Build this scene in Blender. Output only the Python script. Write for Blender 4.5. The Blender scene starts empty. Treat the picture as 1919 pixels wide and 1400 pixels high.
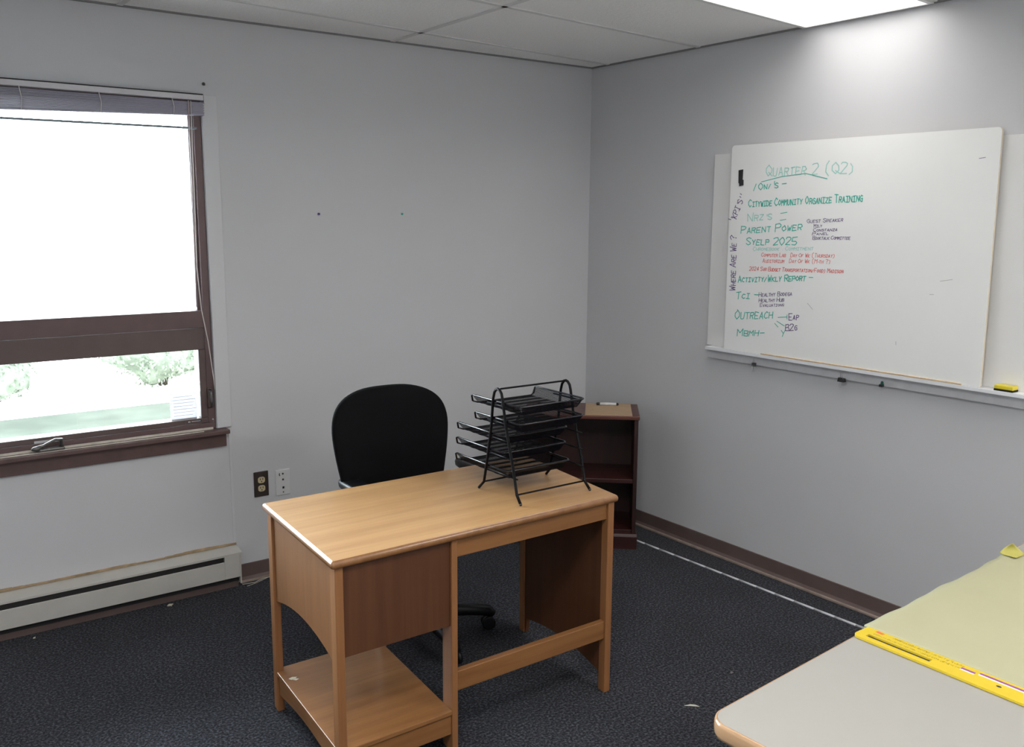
import bpy, math, random
from mathutils import Vector, Matrix, noise

random.seed(7)
SC = bpy.context.scene
COL = SC.collection

# ---------------------------------------------------------------- camera
cam_d = bpy.data.cameras.new('camera')
cam_d.sensor_width = 36.0
cam_d.lens = 36.0 * 1709.3 / 1919.0
cam_d.clip_start = 0.05
cam_d.clip_end = 300
cam = bpy.data.objects.new('camera', cam_d)
COL.objects.link(cam)
_yw, _pt, _rl = -0.6298, -0.1691, 0.0065
_fw = Vector((-math.sin(_yw) * math.cos(_pt), math.cos(_yw) * math.cos(_pt), math.sin(_pt)))
_rt = Vector((math.cos(_yw), math.sin(_yw), 0))
_up = _rt.cross(_fw)
_r2 = _rt * math.cos(_rl) + _up * math.sin(_rl)
_u2 = -_rt * math.sin(_rl) + _up * math.cos(_rl)
cam.matrix_world = Matrix(((_r2.x, _u2.x, -_fw.x, -3.453), (_r2.y, _u2.y, -_fw.y, -4.0033),
                           (_r2.z, _u2.z, -_fw.z, 1.6857), (0, 0, 0, 1)))
SC.camera = cam

# ---------------------------------------------------------------- light and exposure
W = bpy.data.worlds.new('world')
SC.world = W
W.use_nodes = True
_bg = W.node_tree.nodes['Background']
_bg.inputs['Color'].default_value = (0.87, 0.92, 1.0, 1)
_bg.inputs['Strength'].default_value = 34.0
LAMP_STRENGTH = 1.2          # glow of the fixture lenses
NEAR_WATTS, NEAR_SPREAD, MID_FILL_WATTS, FAR_FILL_WATTS = 5.0, 165, 38.0, 32.0   # light the fixtures throw down; mid and far ones are added fill
SC.view_settings.view_transform = 'Standard'
SC.view_settings.look = 'None'
SC.view_settings.exposure = 0.12
SC.view_settings.gamma = 1.0
SC.view_settings.use_curve_mapping = False
SC.cycles.use_denoising = True
SC.cycles.max_bounces = 10
SC.cycles.diffuse_bounces = 6
SC.cycles.transparent_max_bounces = 16
SC.cycles.sample_clamp_indirect = 8.0
_pd = bpy.data.lights.new('window_daylight_portal', 'AREA')
_pd.shape = 'RECTANGLE'
_pd.size = 1.72
_pd.size_y = 1.44
_pd.cycles.is_portal = True
_po = bpy.data.objects.new('window_daylight_portal', _pd)
COL.objects.link(_po)
_po.location = (-3.04, 0.10, 1.47)
_po.rotation_euler = (math.radians(-90), 0, 0)

H = 2.507                    # ceiling height
XL, YF = -4.75, -4.95        # left wall, wall behind the camera
WX0, WX1, WZ0, WZ1 = -3.90, -2.172, 0.745, 2.19   # window opening


# ---------------------------------------------------------------- materials
def mat(name, color, rough=0.6, metal=0.0, bump=0.0, bscale=200.0, vary=0.0, vscale=6.0, spec=0.5,
        coat=0.0, emit=None, estr=0.0, sheen=0.0):
    m = bpy.data.materials.new(name)
    m.use_nodes = True
    nt = m.node_tree
    b = nt.nodes['Principled BSDF']
    b.inputs['Base Color'].default_value = (*color, 1)
    b.inputs['Roughness'].default_value = rough
    b.inputs['Metallic'].default_value = metal
    b.inputs['Specular IOR Level'].default_value = spec
    b.inputs['Coat Weight'].default_value = coat
    b.inputs['Coat Roughness'].default_value = 0.12
    b.inputs['Sheen Weight'].default_value = sheen
    if emit:
        b.inputs['Emission Color'].default_value = (*emit, 1)
        b.inputs['Emission Strength'].default_value = estr
    tc = nt.nodes.new('ShaderNodeTexCoord')
    if vary > 0:
        n = nt.nodes.new('ShaderNodeTexNoise')
        n.inputs['Scale'].default_value = vscale
        n.inputs['Detail'].default_value = 5
        nt.links.new(tc.outputs['Object'], n.inputs['Vector'])
        r = nt.nodes.new('ShaderNodeValToRGB')
        r.color_ramp.elements[0].position = 0.3
        r.color_ramp.elements[1].position = 0.7
        r.color_ramp.elements[0].color = (*[c * (1 - vary) for c in color], 1)
        r.color_ramp.elements[1].color = (*[min(1, c * (1 + vary)) for c in color], 1)
        nt.links.new(n.outputs['Fac'], r.inputs['Fac'])
        nt.links.new(r.outputs['Color'], b.inputs['Base Color'])
    if bump > 0:
        n2 = nt.nodes.new('ShaderNodeTexNoise')
        n2.inputs['Scale'].default_value = bscale
        n2.inputs['Detail'].default_value = 3
        nt.links.new(tc.outputs['Object'], n2.inputs['Vector'])
        bp = nt.nodes.new('ShaderNodeBump')
        bp.inputs['Strength'].default_value = bump
        bp.inputs['Distance'].default_value = 0.002
        nt.links.new(n2.outputs['Fac'], bp.inputs['Height'])
        nt.links.new(bp.outputs['Normal'], b.inputs['Normal'])
    return m


def wood(name, dark, light, axis, rough=0.38, coat=0.25, streak=26.0):
    """axis: 0 x, 1 y, 2 z, the direction the grain runs in"""
    m = bpy.data.materials.new(name)
    m.use_nodes = True
    nt = m.node_tree
    b = nt.nodes['Principled BSDF']
    b.inputs['Roughness'].default_value = rough
    b.inputs['Coat Weight'].default_value = coat
    b.inputs['Coat Roughness'].default_value = 0.2
    tc = nt.nodes.new('ShaderNodeTexCoord')
    mp = nt.nodes.new('ShaderNodeMapping')
    s = [streak, streak, streak]
    s[axis] = streak * 0.05
    mp.inputs['Scale'].default_value = s
    nt.links.new(tc.outputs['Object'], mp.inputs['Vector'])
    n = nt.nodes.new('ShaderNodeTexNoise')
    n.inputs['Scale'].default_value = 1.0
    n.inputs['Detail'].default_value = 8
    n.inputs['Roughness'].default_value = 0.62
    n.inputs['Distortion'].default_value = 0.5
    nt.links.new(mp.outputs['Vector'], n.inputs['Vector'])
    r = nt.nodes.new('ShaderNodeValToRGB')
    r.color_ramp.elements[0].position = 0.28
    r.color_ramp.elements[1].position = 0.72
    r.color_ramp.elements[0].color = (*dark, 1)
    r.color_ramp.elements[1].color = (*light, 1)
    nt.links.new(n.outputs['Fac'], r.inputs['Fac'])
    nt.links.new(r.outputs['Color'], b.inputs['Base Color'])
    bp = nt.nodes.new('ShaderNodeBump')
    bp.inputs['Strength'].default_value = 0.08
    bp.inputs['Distance'].default_value = 0.001
    nt.links.new(n.outputs['Fac'], bp.inputs['Height'])
    nt.links.new(bp.outputs['Normal'], b.inputs['Normal'])
    return m


def perforated(name, color, a1, a2, pitch=0.0042, bar=0.40):
    """woven metal mesh: square holes cut through the sheet by a pattern over two axes"""
    m = bpy.data.materials.new(name)
    m.use_nodes = True
    nt = m.node_tree
    b = nt.nodes['Principled BSDF']
    b.inputs['Base Color'].default_value = (*color, 1)
    b.inputs['Roughness'].default_value = 0.6
    b.inputs['Specular IOR Level'].default_value = 0.08
    tc = nt.nodes.new('ShaderNodeTexCoord')
    sp = nt.nodes.new('ShaderNodeSeparateXYZ')
    nt.links.new(tc.outputs['Object'], sp.inputs[0])
    hs = []
    for a in (a1, a2):
        mu = nt.nodes.new('ShaderNodeMath'); mu.operation = 'MULTIPLY'; mu.inputs[1].default_value = 1 / pitch
        fr = nt.nodes.new('ShaderNodeMath'); fr.operation = 'FRACT'
        gt = nt.nodes.new('ShaderNodeMath'); gt.operation = 'GREATER_THAN'; gt.inputs[1].default_value = bar
        nt.links.new(sp.outputs[a], mu.inputs[0]); nt.links.new(mu.outputs[0], fr.inputs[0])
        nt.links.new(fr.outputs[0], gt.inputs[0]); hs.append(gt)
    h = nt.nodes.new('ShaderNodeMath'); h.operation = 'MULTIPLY'
    nt.links.new(hs[0].outputs[0], h.inputs[0]); nt.links.new(hs[1].outputs[0], h.inputs[1])
    tr = nt.nodes.new('ShaderNodeBsdfTransparent')
    mx = nt.nodes.new('ShaderNodeMixShader')
    nt.links.new(h.outputs[0], mx.inputs[0])
    nt.links.new(b.outputs[0], mx.inputs[1]); nt.links.new(tr.outputs[0], mx.inputs[2])
    nt.links.new(mx.outputs[0], nt.nodes['Material Output'].inputs['Surface'])
    return m


def glass_mat(name, tint=(0.93, 0.97, 0.96)):
    m = bpy.data.materials.new(name)
    m.use_nodes = True
    nt = m.node_tree
    nt.nodes.remove(nt.nodes['Principled BSDF'])
    tr = nt.nodes.new('ShaderNodeBsdfTransparent'); tr.inputs[0].default_value = (*tint, 1)
    gl = nt.nodes.new('ShaderNodeBsdfGlossy'); gl.inputs['Roughness'].default_value = 0.02
    fr = nt.nodes.new('ShaderNodeFresnel'); fr.inputs[0].default_value = 1.45
    mx = nt.nodes.new('ShaderNodeMixShader')
    nt.links.new(fr.outputs[0], mx.inputs[0]); nt.links.new(tr.outputs[0], mx.inputs[1]); nt.links.new(gl.outputs[0], mx.inputs[2])
    nt.links.new(mx.outputs[0], nt.nodes['Material Output'].inputs['Surface'])
    return m


def carpet_mat():
    m = bpy.data.materials.new('carpet')
    m.use_nodes = True
    nt = m.node_tree
    b = nt.nodes['Principled BSDF']
    b.inputs['Roughness'].default_value = 0.95
    b.inputs['Specular IOR Level'].default_value = 0.05
    b.inputs['Sheen Weight'].default_value = 0.08
    b.inputs['Sheen Roughness'].default_value = 0.5
    tc = nt.nodes.new('ShaderNodeTexCoord')
    n = nt.nodes.new('ShaderNodeTexNoise')
    n.inputs['Scale'].default_value = 115; n.inputs['Detail'].default_value = 3; n.inputs['Roughness'].default_value = 0.7
    nt.links.new(tc.outputs['Object'], n.inputs['Vector'])
    r = nt.nodes.new('ShaderNodeValToRGB')
    e = r.color_ramp.elements
    e[0].position = 0.38; e[0].color = (0.006, 0.0065, 0.009, 1)
    e[1].position = 0.66; e[1].color = (0.100, 0.105, 0.125, 1)
    k = e.new(0.5); k.color = (0.026, 0.027, 0.035, 1)
    nt.links.new(n.outputs['Fac'], r.inputs['Fac'])
    n2 = nt.nodes.new('ShaderNodeTexNoise'); n2.inputs['Scale'].default_value = 2.2; n2.inputs['Detail'].default_value = 5
    nt.links.new(tc.outputs['Object'], n2.inputs['Vector'])
    r2 = nt.nodes.new('ShaderNodeValToRGB')
    r2.color_ramp.elements[0].position = 0.3; r2.color_ramp.elements[0].color = (0.72, 0.72, 0.72, 1)
    r2.color_ramp.elements[1].position = 0.65; r2.color_ramp.elements[1].color = (1, 1, 1, 1)
    nt.links.new(n2.outputs['Fac'], r2.inputs['Fac'])
    mx = nt.nodes.new('ShaderNodeMix'); mx.data_type = 'RGBA'; mx.blend_type = 'MULTIPLY'; mx.inputs[0].default_value = 1.0
    nt.links.new(r.outputs['Color'], mx.inputs[6]); nt.links.new(r2.outputs['Color'], mx.inputs[7])
    nt.links.new(mx.outputs[2], b.inputs['Base Color'])
    bp = nt.nodes.new('ShaderNodeBump'); bp.inputs['Strength'].default_value = 0.9; bp.inputs['Distance'].default_value = 0.004
    nt.links.new(n.outputs['Fac'], bp.inputs['Height']); nt.links.new(bp.outputs['Normal'], b.inputs['Normal'])
    return m


M = {}
M['wall'] = mat('wall_paint', (0.612, 0.612, 0.628), 0.62, bump=0.12, bscale=90, vary=0.025, vscale=1.2, spec=0.3)
M['casing'] = mat('casing_paint', (0.645, 0.645, 0.66), 0.55, bump=0.05, bscale=60)
M['ceil'] = mat('ceiling_tile', (0.92, 0.915, 0.905), 0.9, bump=1.0, bscale=70, vary=0.05, vscale=150, spec=0.1)
M['tbar'] = mat('ceiling_grid_metal', (0.70, 0.70, 0.69), 0.5)
M['angle'] = mat('wall_angle_metal', (0.22, 0.22, 0.22), 0.5)
M['carpet'] = carpet_mat()
M['vinyl'] = mat('brown_vinyl', (0.125, 0.088, 0.080), 0.5, vary=0.08, vscale=9)
M['vinyl_toe'] = mat('brown_vinyl_worn', (0.30, 0.235, 0.20), 0.5, vary=0.2, vscale=30)
M['wframe'] = mat('window_frame_brown', (0.125, 0.078, 0.078), 0.45, vary=0.08, vscale=14)
M['wframe2'] = mat('window_sash_brown', (0.110, 0.077, 0.072), 0.42, vary=0.06, vscale=14)
M['sill'] = mat('window_sill_brown', (0.115, 0.070, 0.064), 0.45, vary=0.12, vscale=20)
M['cream'] = mat('cream_strip', (0.62, 0.57, 0.50), 0.5, vary=0.15, vscale=25)
M['glass'] = glass_mat('window_glass')
M['blind'] = mat('blind_slat', (0.34, 0.325, 0.40), 0.5)
M['slat_shaded'] = mat('single_slat_shaded', (0.20, 0.24, 0.27), 0.6)  # darker copy of the slat colour, backlit shade painted in
M['headrail'] = mat('blind_headrail', (0.62, 0.60, 0.63), 0.4)
M['cord'] = mat('blind_cord', (0.62, 0.58, 0.56), 0.7)
M['wand'] = mat('blind_wand', (0.55, 0.45, 0.46), 0.2)
M['pewter'] = mat('pewter_metal', (0.13, 0.125, 0.12), 0.4, metal=0.6, vary=0.15, vscale=80)
M['silver'] = mat('silver_label', (0.6, 0.6, 0.62), 0.4, metal=0.2)
M['heater'] = mat('heater_enamel', (0.56, 0.54, 0.50), 0.45, vary=0.05, vscale=9)
M['dark'] = mat('dark_parts_and_shade', (0.02, 0.018, 0.018), 0.7)  # dark parts and marks, also painted shade at blind and heater
M['tan'] = mat('tan_wood_strip', (0.36, 0.26, 0.15), 0.7, vary=0.35, vscale=18)
M['blackplate'] = mat('dark_brown_plate', (0.045, 0.034, 0.030), 0.45)
M['ivory'] = mat('ivory_plastic', (0.62, 0.52, 0.33), 0.4)
M['white_pl'] = mat('white_plastic', (0.68, 0.68, 0.68), 0.4)
M['black'] = mat('black_slot', (0.008, 0.008, 0.008), 0.6)
M['board'] = mat('whiteboard_surface', (0.87, 0.875, 0.865), 0.3, vary=0.02, vscale=2.5, spec=0.4)
M['board_back'] = mat('backing_board_surface', (0.80, 0.795, 0.79), 0.45, vary=0.02, vscale=2)
M['board_edge'] = mat('board_edge_cream', (0.66, 0.58, 0.45), 0.6)
M['ledge'] = mat('ledge_paint', (0.80, 0.81, 0.84), 0.4)
M['ledge2'] = mat('ledge_apron_paint', (0.66, 0.66, 0.68), 0.5, vary=0.05, vscale=30)
M['dowel'] = mat('bare_wood', (0.66, 0.50, 0.33), 0.6, vary=0.15, vscale=40)
M['ink_g'] = mat('green_marker_ink', (0.06, 0.50, 0.39), 0.5)
M['ink_gf'] = mat('faded_green_marker_ink', (0.36, 0.68, 0.60), 0.5)
M['ink_r'] = mat('red_marker_ink', (0.75, 0.12, 0.11), 0.5)
M['ink_p'] = mat('purple_marker_ink', (0.11, 0.055, 0.20), 0.5)
M['ink_k'] = mat('grey_marker_trace', (0.45, 0.45, 0.48), 0.5)
M['yellow'] = mat('yellow_plastic', (0.72, 0.58, 0.03), 0.4)
M['felt'] = mat('black_felt', (0.006, 0.006, 0.006), 0.9)
M['clip'] = mat('black_clip_steel', (0.02, 0.02, 0.022), 0.35)
M['wire'] = mat('bright_wire', (0.55, 0.55, 0.56), 0.3, metal=0.9)
M['green_pl'] = mat('green_plastic', (0.02, 0.12, 0.10), 0.4)
OD, OL = (0.185, 0.075, 0.024), (0.30, 0.138, 0.047)
M['oak_x'] = wood('oak_grain_lengthwise', OD, OL, 0)
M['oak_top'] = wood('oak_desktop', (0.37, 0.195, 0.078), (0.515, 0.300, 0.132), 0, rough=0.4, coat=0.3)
M['oak_edge_shaded'] = wood('oak_edge_gloss_shaded', OD, OL, 1, rough=0.36, coat=0.9)  # darker than the desktop: shade on the rounded edge put into the colour
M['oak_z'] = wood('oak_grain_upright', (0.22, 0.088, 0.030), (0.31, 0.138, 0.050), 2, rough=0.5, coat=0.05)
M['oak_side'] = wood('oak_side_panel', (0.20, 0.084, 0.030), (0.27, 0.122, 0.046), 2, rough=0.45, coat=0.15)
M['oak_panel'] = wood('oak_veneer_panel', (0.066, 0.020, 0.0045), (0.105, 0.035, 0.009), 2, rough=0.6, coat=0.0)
M['oak_y'] = wood('oak_grain_crosswise', OD, OL, 1)
M['cherry_z'] = wood('cherry_upright', (0.013, 0.0022, 0.0018), (0.038, 0.007, 0.005), 2, rough=0.5, coat=0.03)
M['cherry_x'] = wood('cherry_lengthwise', (0.020, 0.0034, 0.0026), (0.055, 0.011, 0.008), 0, rough=0.45, coat=0.05)
M['cherry_top'] = wood('cherry_top', (0.055, 0.014, 0.009), (0.125, 0.036, 0.022), 0, rough=0.4, coat=0.1)
M['cardboard'] = mat('tan_cardboard', (0.42, 0.29, 0.18), 0.8, vary=0.04, vscale=20)
M['fabric'] = mat('black_upholstery', (0.0032, 0.0032, 0.0042), 0.9, bump=0.5, bscale=900, sheen=0.02, spec=0.15)
M['chair_pl'] = mat('black_chair_plastic', (0.006, 0.006, 0.008), 0.42, spec=0.4)
M['rack'] = mat('black_wire', (0.003, 0.003, 0.004), 0.42, spec=0.14)
M['rail'] = mat('black_tray_rim', (0.004, 0.004, 0.008), 0.2, spec=0.45, coat=0.15)
M['mesh_xy'] = perforated('black_mesh_floor', (0.003, 0.003, 0.005), 0, 1, bar=0.26)
M['mesh_yz'] = perforated('black_mesh_side', (0.003, 0.003, 0.006), 1, 2, bar=0.30)
M['mesh_xz'] = perforated('black_mesh_front', (0.003, 0.003, 0.006), 0, 2)
M['laminate'] = mat('white_laminate', (0.30, 0.287, 0.263), 0.5, vary=0.015, vscale=3)
M['tmold'] = mat('tan_edge_band', (0.42, 0.26, 0.145), 0.22, vary=0.1, vscale=8, coat=0.5)
M['steel'] = mat('brown_steel_leg', (0.10, 0.085, 0.07), 0.4, metal=0.6)
M['card_y'] = mat('yellow_card', (0.54, 0.385, 0.012), 0.7, vary=0.03, vscale=12)
M['paper_y'] = mat('pale_yellow_paper', (0.36, 0.342, 0.213), 0.75, bump=0.3, bscale=14, vary=0.02, vscale=5)
M['paper_curl'] = mat('yellow_paper_underside', (0.42, 0.38, 0.09), 0.7)
M['purple'] = mat('purple_print', (0.22, 0.04, 0.26), 0.5)
M['print'] = mat('olive_print', (0.36, 0.27, 0.04), 0.6)
M['red_print'] = mat('red_print', (0.60, 0.10, 0.03), 0.6)
M['lens'] = mat('lamp_lens', (0.9, 0.9, 0.9), 0.5, emit=(1.0, 0.975, 0.95), estr=LAMP_STRENGTH)
M['lampframe'] = mat('lamp_frame', (0.75, 0.75, 0.74), 0.4)
M['scrap'] = mat('cream_paper_scrap', (0.62, 0.60, 0.48), 0.8)
M['grass'] = mat('lawn', (0.0285, 0.0315, 0.0262), 0.9, spec=0.0, vary=0.2, vscale=0.8)
M['concrete'] = mat('pale_concrete', (0.62, 0.60, 0.57), 0.9)
M['leaf'] = mat('bush_leaf', (0.074, 0.085, 0.064), 0.8, spec=0.0, vary=0.35, vscale=2.5)
M['stem'] = mat('bush_stem', (0.03, 0.028, 0.02), 0.9, spec=0.0)
M['sticker'] = mat('backlit_paper', (0.5, 0.5, 0.52), 0.7)
_n = M['sticker'].node_tree
_t = _n.nodes.new('ShaderNodeBsdfTranslucent'); _t.inputs[0].default_value = (0.26, 0.262, 0.272, 1)
_a = _n.nodes.new('ShaderNodeAddShader')
_n.links.new(_n.nodes['Principled BSDF'].outputs[0], _a.inputs[0]); _n.links.new(_t.outputs[0], _a.inputs[1])
_n.links.new(_a.outputs[0], _n.nodes['Material Output'].inputs['Surface'])


# ---------------------------------------------------------------- mesh building
class MB:
    def __init__(s):
        s.v = []; s.f = []; s.sm = []

    def add(s, verts, faces, smooth=False):
        o = len(s.v)
        s.v += [tuple(p) for p in verts]
        for f in faces:
            s.f.append(tuple(i + o for i in f)); s.sm.append(smooth)
        return s

    def box(s, x0, y0, z0, x1, y1, z1, fn=None):
        P = [(x, y, z) for z in (z0, z1) for y in (y0, y1) for x in (x0, x1)]
        if fn: P = [fn(*p) for p in P]
        return s.add(P, [(0, 2, 3, 1), (4, 5, 7, 6), (0, 1, 5, 4), (2, 6, 7, 3), (0, 4, 6, 2), (1, 3, 7, 5)])

    def prism(s, poly, axis, a, b, fn=None, smooth=False):
        """poly: 2-D outline; axis: the extrusion axis; the outline uses the other two axes in order"""
        n = len(poly); P = []
        for c in (a, b):
            for (u, w) in poly:
                p = [u, w]; p.insert(axis, c)
                P.append(fn(*p) if fn else tuple(p))
        F = [tuple(range(n - 1, -1, -1)), tuple(range(n, 2 * n))]
        s.add(P, F)
        o = len(s.v) - 2 * n
        for i in range(n):
            j = (i + 1) % n
            s.f.append((o + i, o + j, o + n + j, o + n + i)); s.sm.append(smooth)
        return s

    def tube(s, pts, r, n=10, closed=False, caps=True, flat=1.0):
        pts = [Vector(p) for p in pts]
        rs = r if isinstance(r, (list, tuple)) else [r] * len(pts)
        m = len(pts); rings = []; ref = None
        for i, p in enumerate(pts):
            a = pts[i - 1] if (i > 0 or closed) else p
            b = pts[(i + 1) % m] if (i < m - 1 or closed) else p
            t = (b - a).normalized()
            if ref is None:
                ref = Vector((0, 0, 1)) if abs(t.z) < 0.9 else Vector((1, 0, 0))
            u = (ref - t * ref.dot(t))
            if u.length < 1e-5: u = t.orthogonal()
            u.normalize(); w = t.cross(u); ref = u
            rings.append([p + (u * math.cos(k * 2 * math.pi / n) * flat + w * math.sin(k * 2 * math.pi / n)) * rs[i] for k in range(n)])
        return s.loft(rings, caps=caps and not closed, closed=closed)

    def loft(s, rings, caps=True, closed=False, smooth=True):
        n = len(rings[0]); m = len(rings); V = [p for r in rings for p in r]; F = []
        for i in range(m if closed else m - 1):
            for k in range(n):
                k2 = (k + 1) % n; i2 = (i + 1) % m
                F.append((i * n + k, i * n + k2, i2 * n + k2, i2 * n + k))
        s.add(V, F, smooth)
        if caps:
            o = len(s.v) - len(V)
            s.f.append(tuple(o + k for k in range(n - 1, -1, -1))); s.sm.append(False)
            s.f.append(tuple(o + (m - 1) * n + k for k in range(n))); s.sm.append(False)
        return s

    def cyl(s, c, r, h, axis=2, n=20, smooth=True):
        c = Vector(c); d = [0, 0, 0]; d[axis] = h; d = Vector(d)
        return s.tube([c, c + d], r, n)

    def sphere(s, c, r, nu=14, nv=8, sc=(1, 1, 1)):
        rings = []
        for i in range(nv + 1):
            a = math.pi * (i + 0.02) / (nv + 0.04)
            rings.append([(c[0] + r * sc[0] * math.sin(a) * math.cos(2 * math.pi * k / nu),
                           c[1] + r * sc[1] * math.sin(a) * math.sin(2 * math.pi * k / nu),
                           c[2] - r * sc[2] * math.cos(a)) for k in range(nu)])
        return s.loft(rings)


def obj(name, mb, m, parent=None, bevel=0.0, seg=2, sub=0, loc=None, rotz=0.0):
    me = bpy.data.meshes.new(name)
    me.from_pydata(mb.v, [], mb.f)
    me.polygons.foreach_set('use_smooth', mb.sm)
    me.materials.append(M[m] if isinstance(m, str) else m)
    me.validate(); me.update()
    o = bpy.data.objects.new(name, me)
    COL.objects.link(o)
    if parent: o.parent = parent
    if loc: o.location = loc
    o.rotation_euler.z = rotz
    if bevel > 0:
        b = o.modifiers.new('bevel', 'BEVEL'); b.width = bevel; b.segments = seg; b.limit_method = 'ANGLE'; b.angle_limit = 0.6
        b.harden_normals = False
    if sub:
        d = o.modifiers.new('sub', 'SUBSURF'); d.levels = sub; d.render_levels = sub
    return o


def tag(o, label, cat, group=None, kind=None):
    o['label'] = label; o['category'] = cat
    if group: o['group'] = group
    if kind: o['kind'] = kind
    return o


def thing(name, label, cat, loc=(0, 0, 0), rotz=0.0, group=None):
    o = bpy.data.objects.new(name, None)
    COL.objects.link(o); o.location = loc; o.rotation_euler.z = rotz
    o.empty_display_size = 0.05
    return tag(o, label, cat, group)


def struct(name, mb, m, label, cat, parent=None, bevel=0.0):
    o = obj(name, mb, m, parent, bevel)
    o['kind'] = 'structure'
    if parent is None: tag(o, label, cat)
    return o


# ---------------------------------------------------------------- room shell
struct('floor', MB().box(XL, YF, -0.08, 0, 0, 0), 'carpet', 'dark blue-grey speckled office carpet', 'floor')
struct('wall_right', MB().box(0, YF, 0, 0.12, 0.13, H), 'wall', 'light grey wall carrying the whiteboard', 'wall')
struct('wall_left', MB().box(XL - 0.12, YF, 0, XL, 0.13, H), 'wall', 'light grey wall left of the camera, out of view', 'wall')
struct('wall_front', MB().box(XL, YF - 0.12, 0, 0, YF, H), 'wall', 'light grey wall behind the camera, out of view', 'wall')
wb = MB()
wb.box(XL, 0, 0, WX0, 0.13, H); wb.box(WX1, 0, 0, 0, 0.13, H)
wb.box(WX0, 0, 0, WX1, 0.13, WZ0 - 0.02); wb.box(WX0, 0, WZ1, WX1, 0.13, H)
struct('wall_back', wb, 'wall', 'light grey wall with the brown window and two wall plates', 'wall')
cl = struct('ceiling', MB().box(XL, YF, H, 0.12, 0.13, H + 0.06), 'ceil', 'suspended ceiling of off-white fissured tiles', 'ceiling')
# grid: the runs along the window wall drift a little from it, as in the room
g = MB()
SH = 0.1
for y0 in (-0.150, -0.800, -1.405, -1.990, -2.62, -3.24, -3.86, -4.45):
    g.prism([(XL, y0 + SH * XL - 0.012), (0, y0 - 0.012), (0, y0 + 0.012), (XL, y0 + SH * XL + 0.012)], 2, H - 0.004, H + 0.002)
for x0 in (-1.258, -2.478, -3.698):
    g.box(x0 - 0.012, YF, H - 0.004, x0 + 0.012, 0, H + 0.002)
obj('ceiling_grid', g, 'tbar', cl)
g = MB()
g.box(-0.016, YF, H - 0.006, 0, 0, H); g.box(XL, -0.016, H - 0.006, 0, 0, H)
obj('wall_angle', g, 'angle', cl)

# baseboards
COVE = [(0, 0), (-0.020, 0), (-0.020, 0.004), (-0.010, 0.016), (-0.005, 0.024), (-0.004, 0.084), (0, 0.086)]
b = struct('baseboard_right', MB().prism([(x, z) for x, z in COVE], 1, YF, -0.004), 'vinyl', 'brown vinyl cove base along the whiteboard wall', 'baseboard')
obj('toe', MB().box(-0.024, YF, 0, -0.008, -0.02, 0.012), 'vinyl_toe', b, bevel=0.003)['label'] = 'lighter worn toe of the cove base'
b = struct('baseboard_back', MB().prism([(y, z) for y, z in COVE], 0, -2.10, -0.004), 'vinyl', 'brown vinyl cove base right of the heater', 'baseboard')
obj('toe', MB().box(-2.10, -0.024, 0, -0.02, -0.008, 0.012), 'vinyl_toe', b, bevel=0.003)['label'] = 'lighter worn toe of the cove base'

# ---------------------------------------------------------------- window
win = bpy.data.objects.new('window_1', None); COL.objects.link(win)
win.location = (-3.0, 0, 0.745)
tag(win, 'brown framed window with a large upper pane and a low opening sash', 'window', kind='structure')
wo = Vector(win.location)


def wobj(name, mb, m, parent=win, **k):
    mb.v = [(p[0] - wo.x, p[1] - wo.y, p[2] - wo.z) for p in mb.v]
    return obj(name, mb, m, parent, **k)


fr = MB()
fr.box(-3.89, 0.005, 0.747, -2.174, 0.10, 0.775)           # bottom
fr.box(-3.89, 0.005, 2.125, -2.174, 0.10, 2.188)           # top
fr.box(-3.89, 0.005, 0.775, -3.84, 0.10, 2.125)            # left jamb
fr.box(-2.205, 0.005, 0.775, -2.174, 0.10, 2.125)          # right jamb
fr.box(-3.84, 0.004, 1.203, -2.205, 0.10, 1.278)           # fixed rail under the upper pane
fr.box(-2.222, 0.030, 1.278, -2.205, 0.10, 2.125)
wobj('window_frame', fr, 'wframe', bevel=0.002)
gl = MB().box(-3.84, 0.050, 1.278, -2.222, 0.055, 2.125)
wobj('glass_pane', gl, 'glass')
sa = MB()
sa.box(-3.84, 0.0, 1.107, -2.206, 0.07, 1.2005); sa.box(-3.84, 0.0, 0.778, -2.206, 0.07, 0.801)
sa.box(-3.84, 0.0, 0.801, -3.79, 0.07, 1.107); sa.box(-2.236, 0.0, 0.801, -2.206, 0.07, 1.107)
sash = MB(); sash.v = sa.v; sash.f = sa.f; sash.sm = sa.sm
sash = wobj('sash', sa, 'wframe2', bevel=0.003)
gl = MB().box(-3.79, 0.040, 0.801, -2.236, 0.045, 1.107)
wobj('glass_pane', gl, 'glass', sash)
# paper label lying against the lower pane, with its single printed letter and rows of lines
lb = MB().box(-2.357, 0.036, 0.801, -2.246, 0.0385, 0.916)
lab = wobj('paper_label', lb, 'sticker', sash)
lp = MB()
for k in range(7):
    z = 0.815 + k * 0.014
    lp.box(-2.345, 0.0352, z, -2.262 + 0.008 * (k % 3), 0.0362, z + 0.0016)
px, pz = -2.343, 0.918
lp.box(px - 0.016, 0.0352, 0.9165, px + 0.008, 0.0362, 0.9185)
wobj('printed_line', lp, 'ink_k', lab)
dl = MB()
arc = [(px - 0.010, 0.035, 0.927)] + [(px - 0.004 + 0.008 * math.cos(a), 0.035, 0.934 + 0.008 * math.sin(a)) for a in [math.pi * (1 - k / 8) for k in range(9)]] + [(px + 0.004, 0.035, 0.927)]
dl.tube(arc + [arc[0]], 0.0012, 6)
wobj('printed_letter', dl, 'ink_p', lab)
ns = MB().box(-2.300, -0.0012, 0.787, -2.238, 0.0006, 0.7945)
nm = wobj('nameplate', ns, 'dark', sash)
ns = MB().box(-2.297, -0.0018, 0.7885, -2.286, -0.001, 0.793).box(-2.282, -0.0018, 0.7895, -2.242, -0.001, 0.7925)
wobj('lettering', ns, 'silver', nm)
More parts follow.
